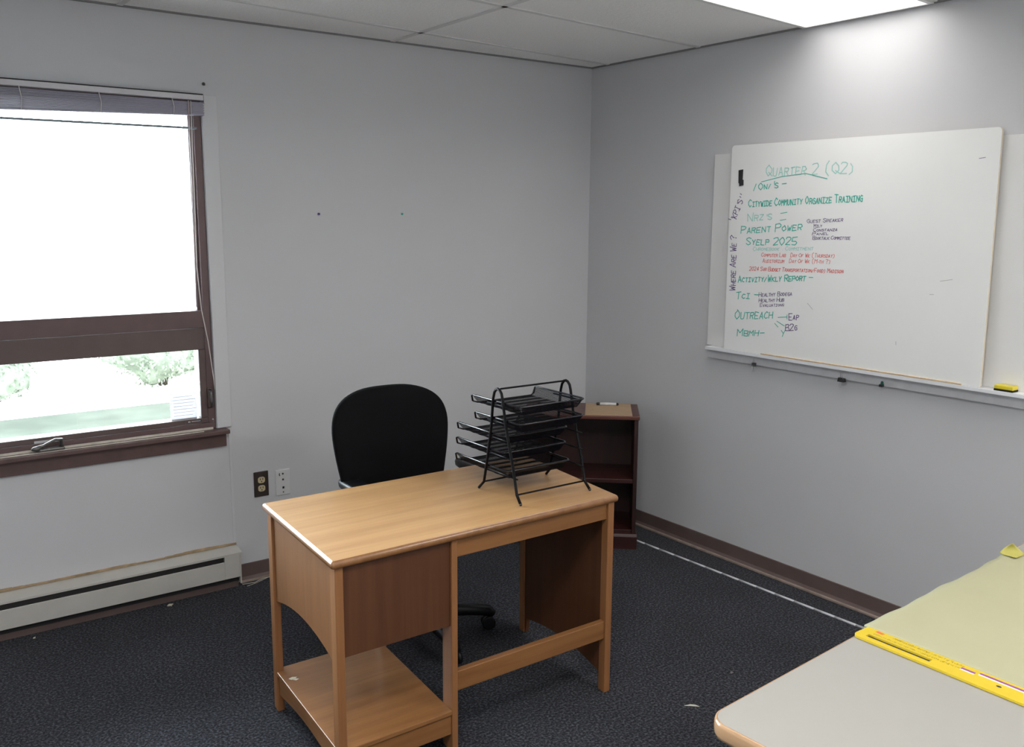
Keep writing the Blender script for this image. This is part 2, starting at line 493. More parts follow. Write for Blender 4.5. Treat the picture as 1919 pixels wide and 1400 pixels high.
# latch on the right jamb
lt = MB().box(-2.206, -0.010, 0.845, -2.186, 0.004, 0.935)
lt = wobj('latch', lt, 'wframe2', bevel=0.004)
lh = MB().tube([(-2.199, -0.012, 0.928), (-2.200, -0.030, 0.920), (-2.198, -0.032, 0.880), (-2.197, -0.026, 0.850)], [0.006, 0.006, 0.0065, 0.004], 10)
wobj('latch_lever', lh, 'pewter', lt)
lh = MB().sphere((-2.187, 0.0, 0.790), 0.004)
wobj('screw', lh, 'silver')
# sill: stool, apron, weather strip
st = MB().box(-3.92, -0.060, 0.728, -2.131, 0.02, 0.7465)
wobj('window_sill', st, 'sill', bevel=0.003)
st = MB().box(-3.92, -0.020, 0.664, -2.136, 0.0, 0.728)
wobj('sill_apron', st, 'sill', bevel=0.003)
wobj('weather_strip', MB().box(-3.86, -0.010, 0.7465, -2.190, -0.001, 0.756), 'cream', bevel=0.001)
wobj('weather_strip', MB().box(-3.86, -0.040, 0.7465, -2.24, -0.032, 0.7495), 'cream', bevel=0.001)
# crank of the opening sash
ck = MB().box(-2.905, -0.040, 0.7465, -2.80, -0.004, 0.762)
ck = wobj('window_crank', ck, 'pewter', bevel=0.006)
cr = MB().tube([(-2.812, -0.030, 0.765), (-2.812, -0.036, 0.792), (-2.835, -0.044, 0.796), (-2.88, -0.052, 0.778), (-2.905, -0.056, 0.772)], [0.008, 0.007, 0.006, 0.006, 0.009], 12)
cr.sphere((-2.908, -0.057, 0.770), 0.013, sc=(1.4, 0.8, 0.8))
wobj('crank_handle', cr, 'pewter', ck)
cr = MB().box(-2.905, -0.0015, 0.779, -2.800, 0.0005, 0.789)
wobj('silver_strip', cr, 'silver', sash)

# casing strips on the wall round the window
struct('trim_1', MB().box(-2.1715, -0.009, 0.7475, -2.106, 0, 2.189), 'casing', 'painted flat casing strip at the right side of the window', 'trim', bevel=0.002)
struct('trim_2', MB().box(-2.121, -0.0035, 0.205, -2.108, 0, 0.727), 'casing', 'thin painted seam strip between window sill and heater', 'trim', bevel=0.001)
tr = MB()
for k in range(46):
    x0 = -3.95 + k * 0.04
    if x0 + 0.04 > -2.11: break
    hgt = 0.006 + 0.006 * (0.5 + noise.noise(Vector((x0 * 5, 0, 0))))
    tr.box(x0, -0.005, 0.190, x0 + 0.041, 0, 0.190 + hgt)
struct('trim_3', tr, 'tan', 'ragged tan strip of bare wood above the heater', 'trim')

# ---------------------------------------------------------------- window blind
bl = thing('window_blind', 'raised white mini blind bunched at the top of the window', 'blind', (-3.02, -0.02, 2.12))
bo = Vector(bl.location)


def bobj(name, mb, m, parent=bl, **k):
    mb.v = [(p[0] - bo.x, p[1] - bo.y, p[2] - bo.z) for p in mb.v]
    return obj(name, mb, m, parent, **k)


hr = MB().box(-3.89, -0.042, 2.161, -2.1725, -0.0095, 2.183)
hr = bobj('headrail', hr, 'headrail', bevel=0.002)
bobj('rail_shadow_strip', MB().box(-3.89, -0.034, 2.183, -2.1725, -0.0095, 2.1885), 'dark', hr)['label'] = 'dark strip painted as the shadow line above the head rail'  # dark strip stands in for the shadow over the rail
bobj('mounting_bracket', MB().box(-2.1722, -0.044, 2.150, -2.166, -0.0095, 2.187), 'headrail')
ss = MB()
NS = 14


def slant(z_right, drop, x0=-3.885, x1=-2.172):
    # the raised slats sag towards the far end of the rail
    return [(x0, z_right - drop), (x1, z_right), (x1, z_right + 0.0030), (x0, z_right - drop + 0.0042)]


for k in range(NS):
    t = k / (NS - 1)
    ss.prism(slant(2.150 - 0.043 * t, 0.062 * t, x1=-2.171 - 0.002 * (k % 3)), 1, -0.040 + 0.002 * (k % 2), -0.012)
bobj('stacked_slats', ss, 'blind')
bobj('bottom_rail', MB().prism([(-3.885, 2.037), (-2.172, 2.101), (-2.172, 2.107), (-3.885, 2.043)], 1, -0.041, -0.012), 'blind', bevel=0.001)
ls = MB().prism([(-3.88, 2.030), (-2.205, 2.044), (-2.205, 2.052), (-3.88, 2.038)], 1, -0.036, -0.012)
bobj('loose_slat', ls, 'slat_shaded')['label'] = 'single slat hanging below the bunched slats'
for x in (-2.30, -2.58, -2.86, -3.42):
    ck = MB().tube([(x, -0.0415, 2.100 - 0.037 * (-2.172 - x)), (x + 0.004, -0.043, 2.13 - 0.015 * (-2.172 - x)), (x - 0.003, -0.043, 2.162)], 0.0020, 6)
    bobj('ladder_cord', ck, 'cord')
wd = MB().tube([(-2.238, -0.047, 2.156), (-2.240, -0.048, 1.8), (-2.2475, -0.05, 1.30)], 0.0028, 8)
bobj('wand', wd, 'wand')
cd = MB().tube([(-2.228, -0.046, 2.156), (-2.232, -0.045, 1.75), (-2.236, -0.042, 1.47), (-2.2235, -0.034, 1.286), (-2.2000, -0.028, 1.145), (-2.181, -0.020, 0.977), (-2.176, -0.014, 0.925)], 0.0022, 8)
bobj('pull_cord', cd, 'cord')

# ---------------------------------------------------------------- baseboard heater
ht = thing('baseboard_heater', 'long cream baseboard heater on the floor under the window', 'heater', (-3.0, 0, 0))


def hobj(name, mb, m, parent=ht, **k):
    mb.v = [(p[0] + 3.0, p[1], p[2]) for p in mb.v]
    return obj(name, mb, m, parent, **k)


hobj('top_cover', MB().prism([(-0.001, 0.188), (-0.070, 0.172), (-0.070, 0.163), (-0.066, 0.163), (-0.064, 0.168), (-0.001, 0.183)], 0, -4.0, -2.108), 'heater')
hobj('front_panel', MB().box(-4.0, -0.070, 0.056, -2.188, -0.064, 0.139), 'heater', bevel=0.002)
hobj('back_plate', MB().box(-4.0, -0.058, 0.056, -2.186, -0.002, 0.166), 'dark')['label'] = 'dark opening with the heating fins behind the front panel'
hobj('end_cap', MB().box(-2.188, -0.0695, 0.056, -2.118, -0.002, 0.167), 'heater', bevel=0.002)
hobj('end_cap', MB().prism([(-0.001, 0.183), (-0.064, 0.1675), (-0.060, 0.02), (-0.001, 0.02)], 0, -2.116, -2.110), 'heater')
hobj('kick_strip', MB().box(-4.0, -0.038, 0.0, -2.118, -0.002, 0.030), 'vinyl')
hobj('lower_shadow_gap', MB().box(-4.0, -0.045, 0.030, -2.118, -0.002, 0.056), 'dark')  # dark block painted as the shade below the front panel

# ---------------------------------------------------------------- wall plates
op = thing('power_outlet', 'dark brown duplex outlet plate with two ivory sockets on back wall', 'outlet', (-1.979, 0, 0.456))
obj('cover_plate', MB().box(-0.035, -0.006, -0.060, 0.035, 0, 0.060), 'blackplate', op, bevel=0.003)
for s in (-1, 1):
    r = MB()
    r.prism([(0.0165 * math.copysign(min(1, abs(math.cos(a)) * 1.12), math.cos(a)), s * 0.020 + 0.0145 * math.copysign(min(1, abs(math.sin(a)) * 1.12), math.sin(a))) for a in [2 * math.pi * k / 24 for k in range(24)]], 1, -0.009, -0.004)
    so = obj('socket', r, 'ivory', op)
    for dx in (-0.006, 0.006): obj('slot', MB().box(dx - 0.0015, -0.0096, s * 0.020 + 0.000, dx + 0.0015, -0.008, s * 0.020 + 0.009), 'black', so)
    obj('earth_hole', MB().cyl((0, -0.0096, s * 0.020 - 0.007), 0.0028, 0.002, 1, 10), 'black', so)
dp = thing('data_outlet', 'white phone and data jack plate right of the dark outlet', 'outlet', (-1.874, 0, 0.447))
obj('cover_plate', MB().box(-0.0355, -0.006, -0.062, 0.0355, 0, 0.062), 'white_pl', dp, bevel=0.003)
obj('jack', MB().box(-0.004, -0.0075, 0.010, 0.004, -0.005, 0.018), 'black', dp)
obj('jack', MB().box(-0.004, -0.0075, -0.030, 0.005, -0.005, -0.020), 'black', dp)
for z, r in ((0.042, 0.0045), (-0.047, 0.0030)):
    obj('screw', MB().cyl((0, -0.0075, z), r, 0.002, 1, 12), 'pewter', dp)
q = MB().tube([(-0.016, -0.0075, 0.047), (-0.018, -0.009, 0.040), (-0.015, -0.0075, 0.034)], 0.002, 6)
obj('scratch_mark', q, 'dark', dp)

for nm_, p_, mt_, l_ in (('push_pin', (-1.652, 0, 1.6975), 'ink_p', 'tiny dark blue push pin in back wall, nearer the window'),
                         ('push_pin', (-1.212, 0, 1.7010), 'ink_g', 'tiny green push pin in back wall, nearer the corner')):
    q = MB().cyl((0, -0.003, 0), 0.0058, 0.003, 1, 12); q.sphere((0, -0.007, 0), 0.0045)
    tag(obj(nm_, q, mt_, loc=p_), l_, 'pin')
q = MB().tube([(0, 0, 0), (0, -0.010, 0.001), (0, -0.012, -0.006)], 0.0042, 8); q.cyl((0, -0.004, 0), 0.007, 0.004, 1, 10)
tag(obj('wall_hook', q, 'pewter', loc=(-2.157, 0, 2.234)), 'small dark screw hook in the wall above the window corner', 'hook')

# ---------------------------------------------------------------- ceiling lights


def troffer(x0, x1, y0, y1, label, watts=FAR_FILL_WATTS, spread=170):
    def f(x, y, z): return (x, y + SH * x, z)
    cx, cy = (x0 + x1) / 2, (y0 + y1) / 2
    t = thing('ceiling_light', label, 'ceiling light', (cx, cy + SH * cx, H), group='recessed fluorescent ceiling lights')

    def g2(x, y, z): return (x - cx, y + SH * x - cy - SH * cx, z - H)
    fb = 0.02
    m_ = MB()
    m_.box(x0, y0, H - 0.010, x1, y0 + fb, H, g2); m_.box(x0, y1 - fb, H - 0.010, x1, y1, H, g2)
    m_.box(x0, y0 + fb, H - 0.010, x0 + fb, y1 - fb, H, g2); m_.box(x1 - fb * 0.4, y0 + fb, H - 0.010, x1, y1 - fb, H, g2)
    obj('frame', m_, 'lampframe', t)
    obj('lens', MB().box(x0 + fb, y0 + fb, H - 0.008, x1 - fb * 0.4, y1 - fb, H - 0.001, g2), 'lens', t)
    ld = bpy.data.lights.new('fluorescent_tubes', 'AREA')
    ld.shape = 'RECTANGLE'; ld.size = x1 - x0 - 0.06; ld.size_y = y1 - y0 - 0.06
    ld.energy = watts; ld.spread = math.radians(spread); ld.color = (1.0, 0.975, 0.935)
    lo = bpy.data.objects.new('fluorescent_tubes', ld); COL.objects.link(lo)
    lo.parent = t; lo.location = (0, 0, -0.011)
    return t


troffer(-1.245, -0.018, -1.990, -1.400, 'glowing rectangular ceiling light against the whiteboard wall', NEAR_WATTS, NEAR_SPREAD)
troffer(-3.68, -2.49, -3.225, -2.635, 'added fill light out of view above the camera', MID_FILL_WATTS)  # unseen fixture, added to brighten the room
troffer(-1.245, -0.018, -4.42, -3.86, 'added fill light out of view over the white table')  # second unseen fixture, added for more fill light

# ---------------------------------------------------------------- outdoors, one storey below the window
GZ = -3.2
struct('ground', MB().box(-60, 4, GZ - 0.2, 90, 120, GZ), 'concrete', 'pale sunlit paved area seen down through the window', 'pavement')
lawn = MB().box(-30, 14.0, GZ, 60, 20.4, GZ + 0.03)
struct('lawn', lawn, 'grass', 'strip of green lawn outside below the window', 'lawn')


def bush(loc, rx, ry, rz, n, seed, label):
    rnd = random.Random(seed)
    t = thing('bush', label, 'bush', loc, group=None)
    core = MB()
    rings = []
    for i in range(15):
        a = math.pi * (i + 0.05) / 14.1
        ring = []
        for k in range(24):
            ph = 2 * math.pi * k / 24
            d = Vector((math.sin(a) * math.cos(ph), math.sin(a) * math.sin(ph), -math.cos(a)))
            q = 0.80 + 0.30 * noise.noise(d * 2.3 + Vector((seed, 0, 0)))
            ring.append((d.x * rx * q, d.y * ry * q, rz + d.z * rz * q * 0.98))
        rings.append(ring)
    core.loft(rings)
    lv = MB(); lv.v = core.v; lv.f = core.f; lv.sm = core.sm
    for _ in range(n):
        d = Vector((rnd.gauss(0, 1), rnd.gauss(0, 1), rnd.gauss(0, 1))).normalized()
        q = 0.80 + 0.30 * noise.noise(d * 2.3 + Vector((seed, 0, 0))) + rnd.uniform(-0.02, 0.14)
        c = Vector((d.x * rx * q, d.y * ry * q, rz + d.z * rz * q * 0.98))
        if c.z < 0.05: continue
        u = Vector((rnd.gauss(0, 1), rnd.gauss(0, 1), rnd.gauss(0, 1))).normalized(); v = d.cross(u)
        if v.length < 0.1: continue
        v.normalize(); s = rnd.uniform(0.03, 0.08)
        lv.add([c - u * s, c + v * s * 0.5, c + u * s, c - v * s * 0.5], [(0, 1, 2, 3)])
    obj('foliage', lv, 'leaf', t)
    sm = MB()
    for k in range(5):
        a = k * 1.256
        sm.tube([(0.10 * math.cos(a), 0.10 * math.sin(a), 0), (0.25 * math.cos(a), 0.25 * math.sin(a), rz * 0.7)], 0.03, 6)
    obj('stem', sm, 'stem', t)


bush((3.75, 23.2, GZ), 1.75, 1.5, 1.05, 2600, 3, 'pale green bush outside, at the right of the lower window pane')
bush((-0.75, 22.6, GZ), 1.25, 1.2, 0.98, 1800, 11, 'pale green bush outside, at the left edge of the picture')

# ---------------------------------------------------------------- boards on the right wall
bb = tag(obj('backing_board', MB().box(-0.012, -3.10, 1.069, -0.0005, -0.931, 1.992), 'board_back', bevel=0.001),
         'wide white board fixed to the wall behind the leaning whiteboard', 'board')
lg = thing('board_ledge', 'long white painted wooden ledge under the boards on right wall', 'ledge', (-0.03, -2.0, 1.06))


def lobj(name, mb, m, parent=lg, **k):
    mb.v = [(p[0] + 0.03, p[1] + 2.0, p[2] - 1.06) for p in mb.v]
    return obj(name, mb, m, parent, **k)


lobj('shelf_board', MB().box(-0.060, -3.20, 1.053, -0.0005, -0.962, 1.0685), 'ledge', bevel=0.0015)
lobj('apron', MB().box(-0.024, -3.18, 1.009, -0.0005, -0.950, 1.053), 'ledge2', bevel=0.001)

# leaning whiteboard: its face is a plane that leans back towards the wall
LK = 0.026


def board_pt(w, z, off=0.0):     # w = distance along the wall from the corner
    return (-0.050 + LK * (z - 1.07) - off, -w, z)


wt = thing('whiteboard', 'large square whiteboard with handwritten notes leaning on the ledge', 'whiteboard', (-0.045, -1.7, 1.0685))
wo2 = Vector(wt.location)
outl = []
for (w, z, r) in ((1.079, 1.0695, 0.004), (2.319, 1.0695, 0.006), (2.300, 2.021, 0.016), (1.052, 2.026, 0.016)):
    outl.append((w, z, r))
pts = []
cxm, czm = 1.69, 1.55
for (w, z, r) in outl:
    sx = 1 if w > cxm else -1; sz = 1 if z > czm else -1
    a0 = {(-1, -1): math.pi, (1, -1): 1.5 * math.pi, (1, 1): 0, (-1, 1): 0.5 * math.pi}[(sx, sz)]
    for k in range(6):
        a = a0 + (math.pi / 2) * k / 5
        pts.append((w - sx * r + r * math.cos(a), z - sz * r + r * math.sin(a)))
n_ = len(pts)
face = MB()
V = [board_pt(w, z, 0.006) for w, z in pts] + [board_pt(w, z, 0.0045) for w, z in pts]
face.add(V, [tuple(range(n_)), tuple(range(2 * n_ - 1, n_ - 1, -1))] + [(i, (i + 1) % n_, n_ + (i + 1) % n_, n_ + i) for i in range(n_)])
core = MB()
V = [board_pt(w, z, 0.0045) for w, z in pts] + [board_pt(w, z, -0.006) for w, z in pts]
core.add(V, [tuple(range(n_)), tuple(range(2 * n_ - 1, n_ - 1, -1))] + [(i, (i + 1) % n_, n_ + (i + 1) % n_, n_ + i) for i in range(n_)])


def wbo(name, mb, m, parent=wt, **k):
    mb.v = [(p[0] - wo2.x, p[1] - wo2.y, p[2] - wo2.z) for p in mb.v]
    return obj(name, mb, m, parent, **k)


wbo('edge_core', core, 'board_edge')['label'] = 'cream bare edge of the board'
panel = wbo('writing_surface', face, 'board')

GL = {  # single-stroke capitals on a 4 x 6 grid
 'A': '00 26 40;12 32', 'B': '00 06 36 45 33 03;33 42 40 00', 'C': '45 26 04 02 20 41', 'D': '00 06 26 44 42 20 00', 'E': '46 06 00 40;03 33',
 'F': '46 06 00;03 33', 'G': '45 26 04 02 20 40 43 23', 'H': '00 06;40 46;03 43', 'I': '06 46;26 20;00 40', 'J': '06 46;26 21 10 01',
 'K': '00 06;46 03 40', 'L': '06 00 40', 'M': '00 06 23 46 40', 'N': '00 06 40 46', 'O': '26 04 02 20 42 44 26', 'P': '00 06 36 45 44 33 03',
 'Q': '26 04 02 20 42 44 26;22 50', 'R': '00 06 36 45 44 33 03;23 40', 'S': '45 26 05 04 42 41 20 01', 'T': '06 46;26 20', 'U': '06 01 10 30 41 46',
 'V': '06 20 46', 'W': '06 10 24 30 46', 'X': '06 40;00 46', 'Y': '06 23 46;23 20', 'Z': '06 46 00 40',
 '0': '26 04 02 20 42 44 26', '2': '05 16 36 45 44 00 40', '4': '30 36 02 42', '5': '46 06 03 33 42 41 30 00', '(': '37 15 11 3a', ')': '17 35 31 1a',
 '/': '00 36', "'": '26 24', '-': '03 43', '.': '20 21', '?': '05 26 45 23 22;20 21'}


def strokes_of(text, rnd):
    out = []; x = 0.0; first = True
    for ch in text:
        if ch == ' ':
            x += 3.2; first = True; continue
        k = 1.12 if first or ch.isdigit() else 0.80
        for part in GL.get(ch, '').split(';'):
            if not part: continue
            pl = []
            for tok in part.split():
                gx = int(tok[0]); gy = -1 if tok[1] == 'a' else int(tok[1])
                pl.append((x + gx * k + rnd.uniform(-0.3, 0.3) + gy * 0.16, gy * k + rnd.uniform(-0.32, 0.32)))
            out.append(pl)
        x += (2.8 if ch in "'.-" else 1.3 + 4.0 * k)
        first = ch in '/('
    return out, x


def ribbon(mb, pl, w, place):
    for a, b in zip(pl[:-1], pl[1:]):
        dx, dy = b[0] - a[0], b[1] - a[1]; l = math.hypot(dx, dy)
        if l < 1e-6: continue
        ux, uy = dx / l, dy / l; nx, ny = -uy * w / 2, ux * w / 2
        a2 = (a[0] - ux * w * 0.3, a[1] - uy * w * 0.3); b2 = (b[0] + ux * w * 0.3, b[1] + uy * w * 0.3)
        P = [(a2[0] + nx, a2[1] + ny), (a2[0] - nx, a2[1] - ny), (b2[0] - nx, b2[1] - ny), (b2[0] + nx, b2[1] + ny)]
        mb.add([place(p[0], p[1], 0.0002) for p in P] + [place(p[0], p[1], 0.0006) for p in P],
               [(0, 1, 2, 3), (4, 7, 6, 5), (0, 4, 5, 1), (1, 5, 6, 2), (2, 6, 7, 3), (3, 7, 4, 0)])


HAND=[
('g','QUARTER 2 (Q2)',(1.2584, 1.8797),(1.7143, 1.8759),(1.253, 1.9225)),
('g',"/ON/'S -",(1.1942, 1.8144),(1.3682, 1.8297),(1.1874, 1.8408)),
('g','CITYWIDE COMMUNITY ORGANIZE TRAINING',(1.1725, 1.7419),(1.7647, 1.7624),(1.1681, 1.7711)),
('g',"NRZ'S",(1.1718, 1.6761),(1.3167, 1.6866),(1.1658, 1.7077)),
('g','PARENT POWER',(1.1357, 1.619),(1.4811, 1.6413),(1.1309, 1.6486)),
('g','SYELP 2025',(1.1715, 1.568),(1.4591, 1.5758),(1.1691, 1.5975)),
('g','CHROMEBOOK . COMMITMENT',(1.2143, 1.5422),(1.544, 1.5552),(1.2127, 1.5581)),
('r','COMPUTER LAB   DAY OF WK (THURSDAY)',(1.2655, 1.5172),(1.6531, 1.5272),(1.2644, 1.5329)),
('r','AUDITORIUM   DAY OF WK (M-TH ?)',(1.2738, 1.4907),(1.6345, 1.5016),(1.2728, 1.5065)),
('r','2024 SVR BUDGET TRANSPORTATION/FOOD) MADISON',(1.2003, 1.4506),(1.7004, 1.4642),(1.1995, 1.4666)),
('g','ACTIVITY/WKLY REPORT -',(1.1386, 1.3924),(1.5424, 1.4235),(1.1358, 1.4173)),
('g','TCI -',(1.1323, 1.3138),(1.2544, 1.3254),(1.1291, 1.3414)),
('g','OUTREACH',(1.1338, 1.2175),(1.3586, 1.2408),(1.13, 1.2553)),
('g','MBMH-',(1.1533, 1.1379),(1.3056, 1.1568),(1.15, 1.1682)),
('p','GUEST SPEAKER',(1.4978, 1.6714),(1.68, 1.6795),(1.4956, 1.6863)),
('p','MILY',(1.5351, 1.6523),(1.578, 1.654),(1.5334, 1.6648)),
('p','CONSTANZA',(1.5339, 1.6352),(1.6555, 1.6393),(1.5324, 1.6477)),
('p','PANEL',(1.5299, 1.6191),(1.6153, 1.6229),(1.5285, 1.6305)),
('p','BOOKTALK COMMITTEE',(1.5343, 1.6008),(1.7201, 1.605),(1.5331, 1.6145)),
('p','HEALTHY BODEGA',(1.266, 1.3336),(1.4509, 1.3518),(1.2638, 1.3507)),
('p','HEALTHY HUB',(1.2682, 1.3079),(1.4103, 1.3225),(1.2662, 1.3238)),
('p','EVALUATIONS',(1.2761, 1.2875),(1.4122, 1.3011),(1.2745, 1.301)),
('p','EAP',(1.4407, 1.2411),(1.497, 1.2487),(1.4369, 1.2659)),
('p','B2G',(1.4277, 1.1917),(1.4927, 1.2031),(1.4231, 1.2153)),
('p','WHERE ARE WE ?',(1.1259, 1.3513),(1.1106, 1.6136),(1.0936, 1.3496)),
('p',"''KPI'S''",(1.0937, 1.6631),(1.1492, 1.7958),(1.0566, 1.6736)),
]
STROKES=[
('g',[(1.2365, 1.8542), (1.347, 1.8745), (1.4729, 1.8842), (1.5829, 1.8582)]),
('g',[(1.3555, 1.7127), (1.3897, 1.7174)]),
('g',[(1.3553, 1.682), (1.3866, 1.6869)]),
('g',[(1.3817, 1.2477), (1.4279, 1.2543)]),
('g',[(1.43, 1.2641), (1.4316, 1.2451)]),
('g',[(1.3774, 1.2303), (1.42, 1.2126)]),
('g',[(1.3664, 1.2195), (1.3856, 1.2044)]),
('g',[(1.4043, 1.1917), (1.4172, 1.1785), (1.4248, 1.1914)]),
('g',[(1.4172, 1.1785), (1.4127, 1.1635)]),
('p',[(2.2271, 1.9123), (2.2504, 1.915)]),
('k',[(1.5321, 1.3248), (1.562, 1.2992)]),
('k',[(2.125, 1.4555), (2.1727, 1.4644)]),
('k',[(2.0874, 1.4016), (2.1047, 1.4028)]),
('k',[(1.9653, 1.2038), (1.9666, 1.1909)]),
]


INK = {'g': ('ink_g', 'green handwriting'), 'f': ('ink_gf', 'faded green handwriting'), 'r': ('ink_r', 'red handwriting'),
       'p': ('ink_p', 'purple handwriting'), 'k': ('ink_k', 'faint grey pen traces')}
rnd = random.Random(5)
bplace = lambda w, z, o: board_pt(w, z, 0.006 + o)
for c, text, A, B, U in HAND:
    st_, wid = strokes_of(text, rnd)
    ex = ((B[0] - A[0]) / wid, (B[1] - A[1]) / wid)
    ey = ((U[0] - A[0]) / 6.0, (U[1] - A[1]) / 6.0)
    hh = math.hypot(U[0] - A[0], U[1] - A[1])
    ww = 0.0040 if c == 'g' else 0.0032
    if hh < 0.016: ww = 0.0020
    elif hh < 0.020: ww = min(ww, 0.0023)
    key = 'f' if text.startswith(('QUARTER', 'CHROME', 'NRZ')) else c
    line = MB()
    for pl in st_:
        ribbon(line, [(A[0] + ex[0] * x + ey[0] * y, A[1] + ex[1] * x + ey[1] * y) for x, y in pl], ww, bplace)
    wbo('handwriting', line, INK[key][0], panel)['label'] = INK[key][1]
for key in ('g', 'p', 'k'):
    line = MB()
    for c, pl in STROKES:
        if c == key: ribbon(line, pl, 0.0032 if c == 'g' else 0.0018, bplace)
    wbo('pen_strokes', line, INK[key][0], panel)['label'] = {'g': 'green dashes and arrows', 'p': 'purple dash', 'k': 'faint grey pen traces'}[key]

mg = MB()
for (w, z) in [(0, 0)]:
    P = [(1.1015, 1.911), (1.1270, 1.914), (1.1275, 1.868), (1.1330, 1.866), (1.1345, 1.842), (1.1110, 1.838), (1.1095, 1.850), (1.1055, 1.852)]
    mg.add([board_pt(a - 0, b_, 0.0064) for a, b_ in P] + [board_pt(a, b_, 0.0095) for a, b_ in P],
           [tuple(range(8)), tuple(range(15, 7, -1))] + [(i, (i + 1) % 8, 8 + (i + 1) % 8, 8 + i) for i in range(8)])
mg.v = [(p[0] + 0.04, p[1] + 1.118, p[2] - 1.876) for p in mg.v]
tag(obj('magnetic_strip', mg, 'clip', loc=(-0.04, -1.118, 1.876)), 'black upright strip stuck near the whiteboard top left corner', 'magnet')

dw = MB().box(-0.0045, -0.475, 0, 0.0045, 0.475, 0.0065)
tag(obj('wooden_stick', dw, 'dowel', loc=(-0.0613 + 0.0055, -1.775, 1.0686), bevel=0.0015, rotz=0.0), 'thin bare wooden stick lying on ledge along the whiteboard foot', 'stick')

er = thing('board_eraser', 'yellow and black board eraser on the ledge right of whiteboard', 'eraser', (-0.036, -2.405, 1.0686))
obj('felt_pad', MB().box(-0.022, -0.034, 0.0, 0.020, 0.034, 0.007), 'felt', er)
obj('grip', MB().box(-0.022, -0.034, 0.007, 0.020, 0.034, 0.021), 'yellow', er, bevel=0.002)


def binder_clip(loc, w, yaw, label, handles, bm='clip', top=True):
    t = thing('binder_clip', label, 'binder clip', loc, yaw)
    m_ = MB().prism([(-0.0105, 0.0), (0.0105, 0.0), (0.0035, 0.017), (-0.0035, 0.017)], 1, -w / 2, w / 2)
    obj('body', m_, bm, t, bevel=0.001)
    for s in handles:
        q = MB()
        x = s * 0.0045; h0, h1 = (0.014, 0.040) if s > 0 else (0.0, -0.024)
        if s > 0 and not top: continue
        pts_ = [(-0.0065, h0), (-0.0035, h0 + (h1 - h0) * 0.55), (-0.0050, h1), (0.0050, h1), (0.0035, h0 + (h1 - h0) * 0.55), (0.0065, h0)]
        q.tube([(-0.004 if s > 0 else -0.011, a, b_) for a, b_ in pts_], 0.0009, 6)
        obj('wire_handle', q, 'wire', t)
    return t


binder_clip((-0.0355, -1.247, 1.004), 0.020, 0.5, 'small black binder clip under the ledge, nearest the room corner', (-1, 1))
binder_clip((-0.0355, -1.719, 1.000), 0.032, 0.0, 'wider black binder clip under the ledge below the whiteboard middle', (-1, 1))
c3 = thing('push_clip', 'tiny dark green and black clip under the ledge, third from corner', 'clip', (-0.0245, -1.903, 1.010))
obj('body', MB().box(-0.013, -0.009, -0.004, 0.0, 0.009, 0.006), 'clip', c3, bevel=0.002)
obj('tip', MB().box(-0.009, -0.007, 0.006, 0.0, 0.005, 0.010).sphere((-0.005, -0.001, 0.014), 0.006), 'green_pl', c3)

# pale strip on the carpet along the right wall
cc = MB()
P0, P1 = Vector((-0.192, -0.62, 0)), Vector((-0.128, -2.45, 0))
N = 18
for k in range(N):
    a = P0.lerp(P1, k / N); b_ = P0.lerp(P1, (k + 1) / N)
    h0 = 0.0065 + 0.003 * k / N; h1 = 0.0065 + 0.003 * (k + 1) / N
    cc.add([(a.x - h0, a.y, 0.0002), (a.x + h0, a.y, 0.0002), (b_.x + h1, b_.y, 0.0002), (b_.x - h1, b_.y, 0.0002),
            (a.x - h0 * 0.5, a.y, 0.005), (a.x + h0 * 0.5, a.y, 0.005), (b_.x + h1 * 0.5, b_.y, 0.005), (b_.x - h1 * 0.5, b_.y, 0.005)],
           [(0, 1, 2, 3), (4, 7, 6, 5), (0, 4, 5, 1), (1, 5, 6, 2), (2, 6, 7, 3), (3, 7, 4, 0)], True)
cc.v = [(p[0] + 0.16, p[1] + 1.5, p[2]) for p in cc.v]
tag(obj('cable_cover', cc, mat('pale_strip', (0.58, 0.59, 0.62), 0.45), loc=(-0.16, -1.5, 0)), 'long pale grey strip on the carpet beside the right wall', 'cable cover')

# ---------------------------------------------------------------- bookcase turned across the corner
BW, BD, BH = 0.585, 0.315, 0.70
bk = thing('bookcase', 'low dark cherry two-shelf bookcase standing across the room corner', 'bookcase', (-0.281, -0.744, 0), math.atan2(0.66, -0.75) - math.pi)
# local x runs from the right front corner along the front (negative x), local y runs to the back
a_ = bk.rotation_euler.z


def B(x0, y0, z0, x1, y1, z1): return MB().box(x0, y0, z0, x1, y1, z1)


obj('side_panel', B(-0.022, 0.006, 0.078, -0.002, BD, BH - 0.02), 'cherry_z', bk, bevel=0.002)
obj('side_panel', B(-BW + 0.002, 0.006, 0.078, -BW + 0.022, BD, BH - 0.02), 'cherry_z', bk, bevel=0.002)
obj('top_panel', B(-BW - 0.004, -0.002, BH - 0.02, 0.004, BD + 0.002, BH), 'cherry_top', bk, bevel=0.004)
obj('back_panel', B(-BW + 0.022, BD - 0.008, 0.078, -0.022, BD, BH - 0.02), 'cherry_z', bk)
obj('shelf', B(-BW + 0.022, 0.012, 0.345, -0.022, BD - 0.008, 0.367), 'cherry_x', bk, bevel=0.002)
obj('shelf', B(-BW + 0.022, 0.012, 0.078, -0.022, BD - 0.008, 0.098), 'cherry_x', bk, bevel=0.002)
pl = MB().prism([(-0.010, 0), (-0.010, 0.066), (-0.006, 0.072), (-0.002, 0.080), (0.02, 0.080), (0.02, 0)], 0, -BW - 0.004, 0.006)
pl.box(-0.014, 0.02, 0, 0.006, BD, 0.078); pl.box(-BW - 0.004, 0.02, 0, -BW + 0.016, BD, 0.078)
obj('plinth', pl, 'cherry_x', bk, bevel=0.0015)
cp = MB().box(-0.273, 0.006, 0, -0.034, 0.300, 0.004)
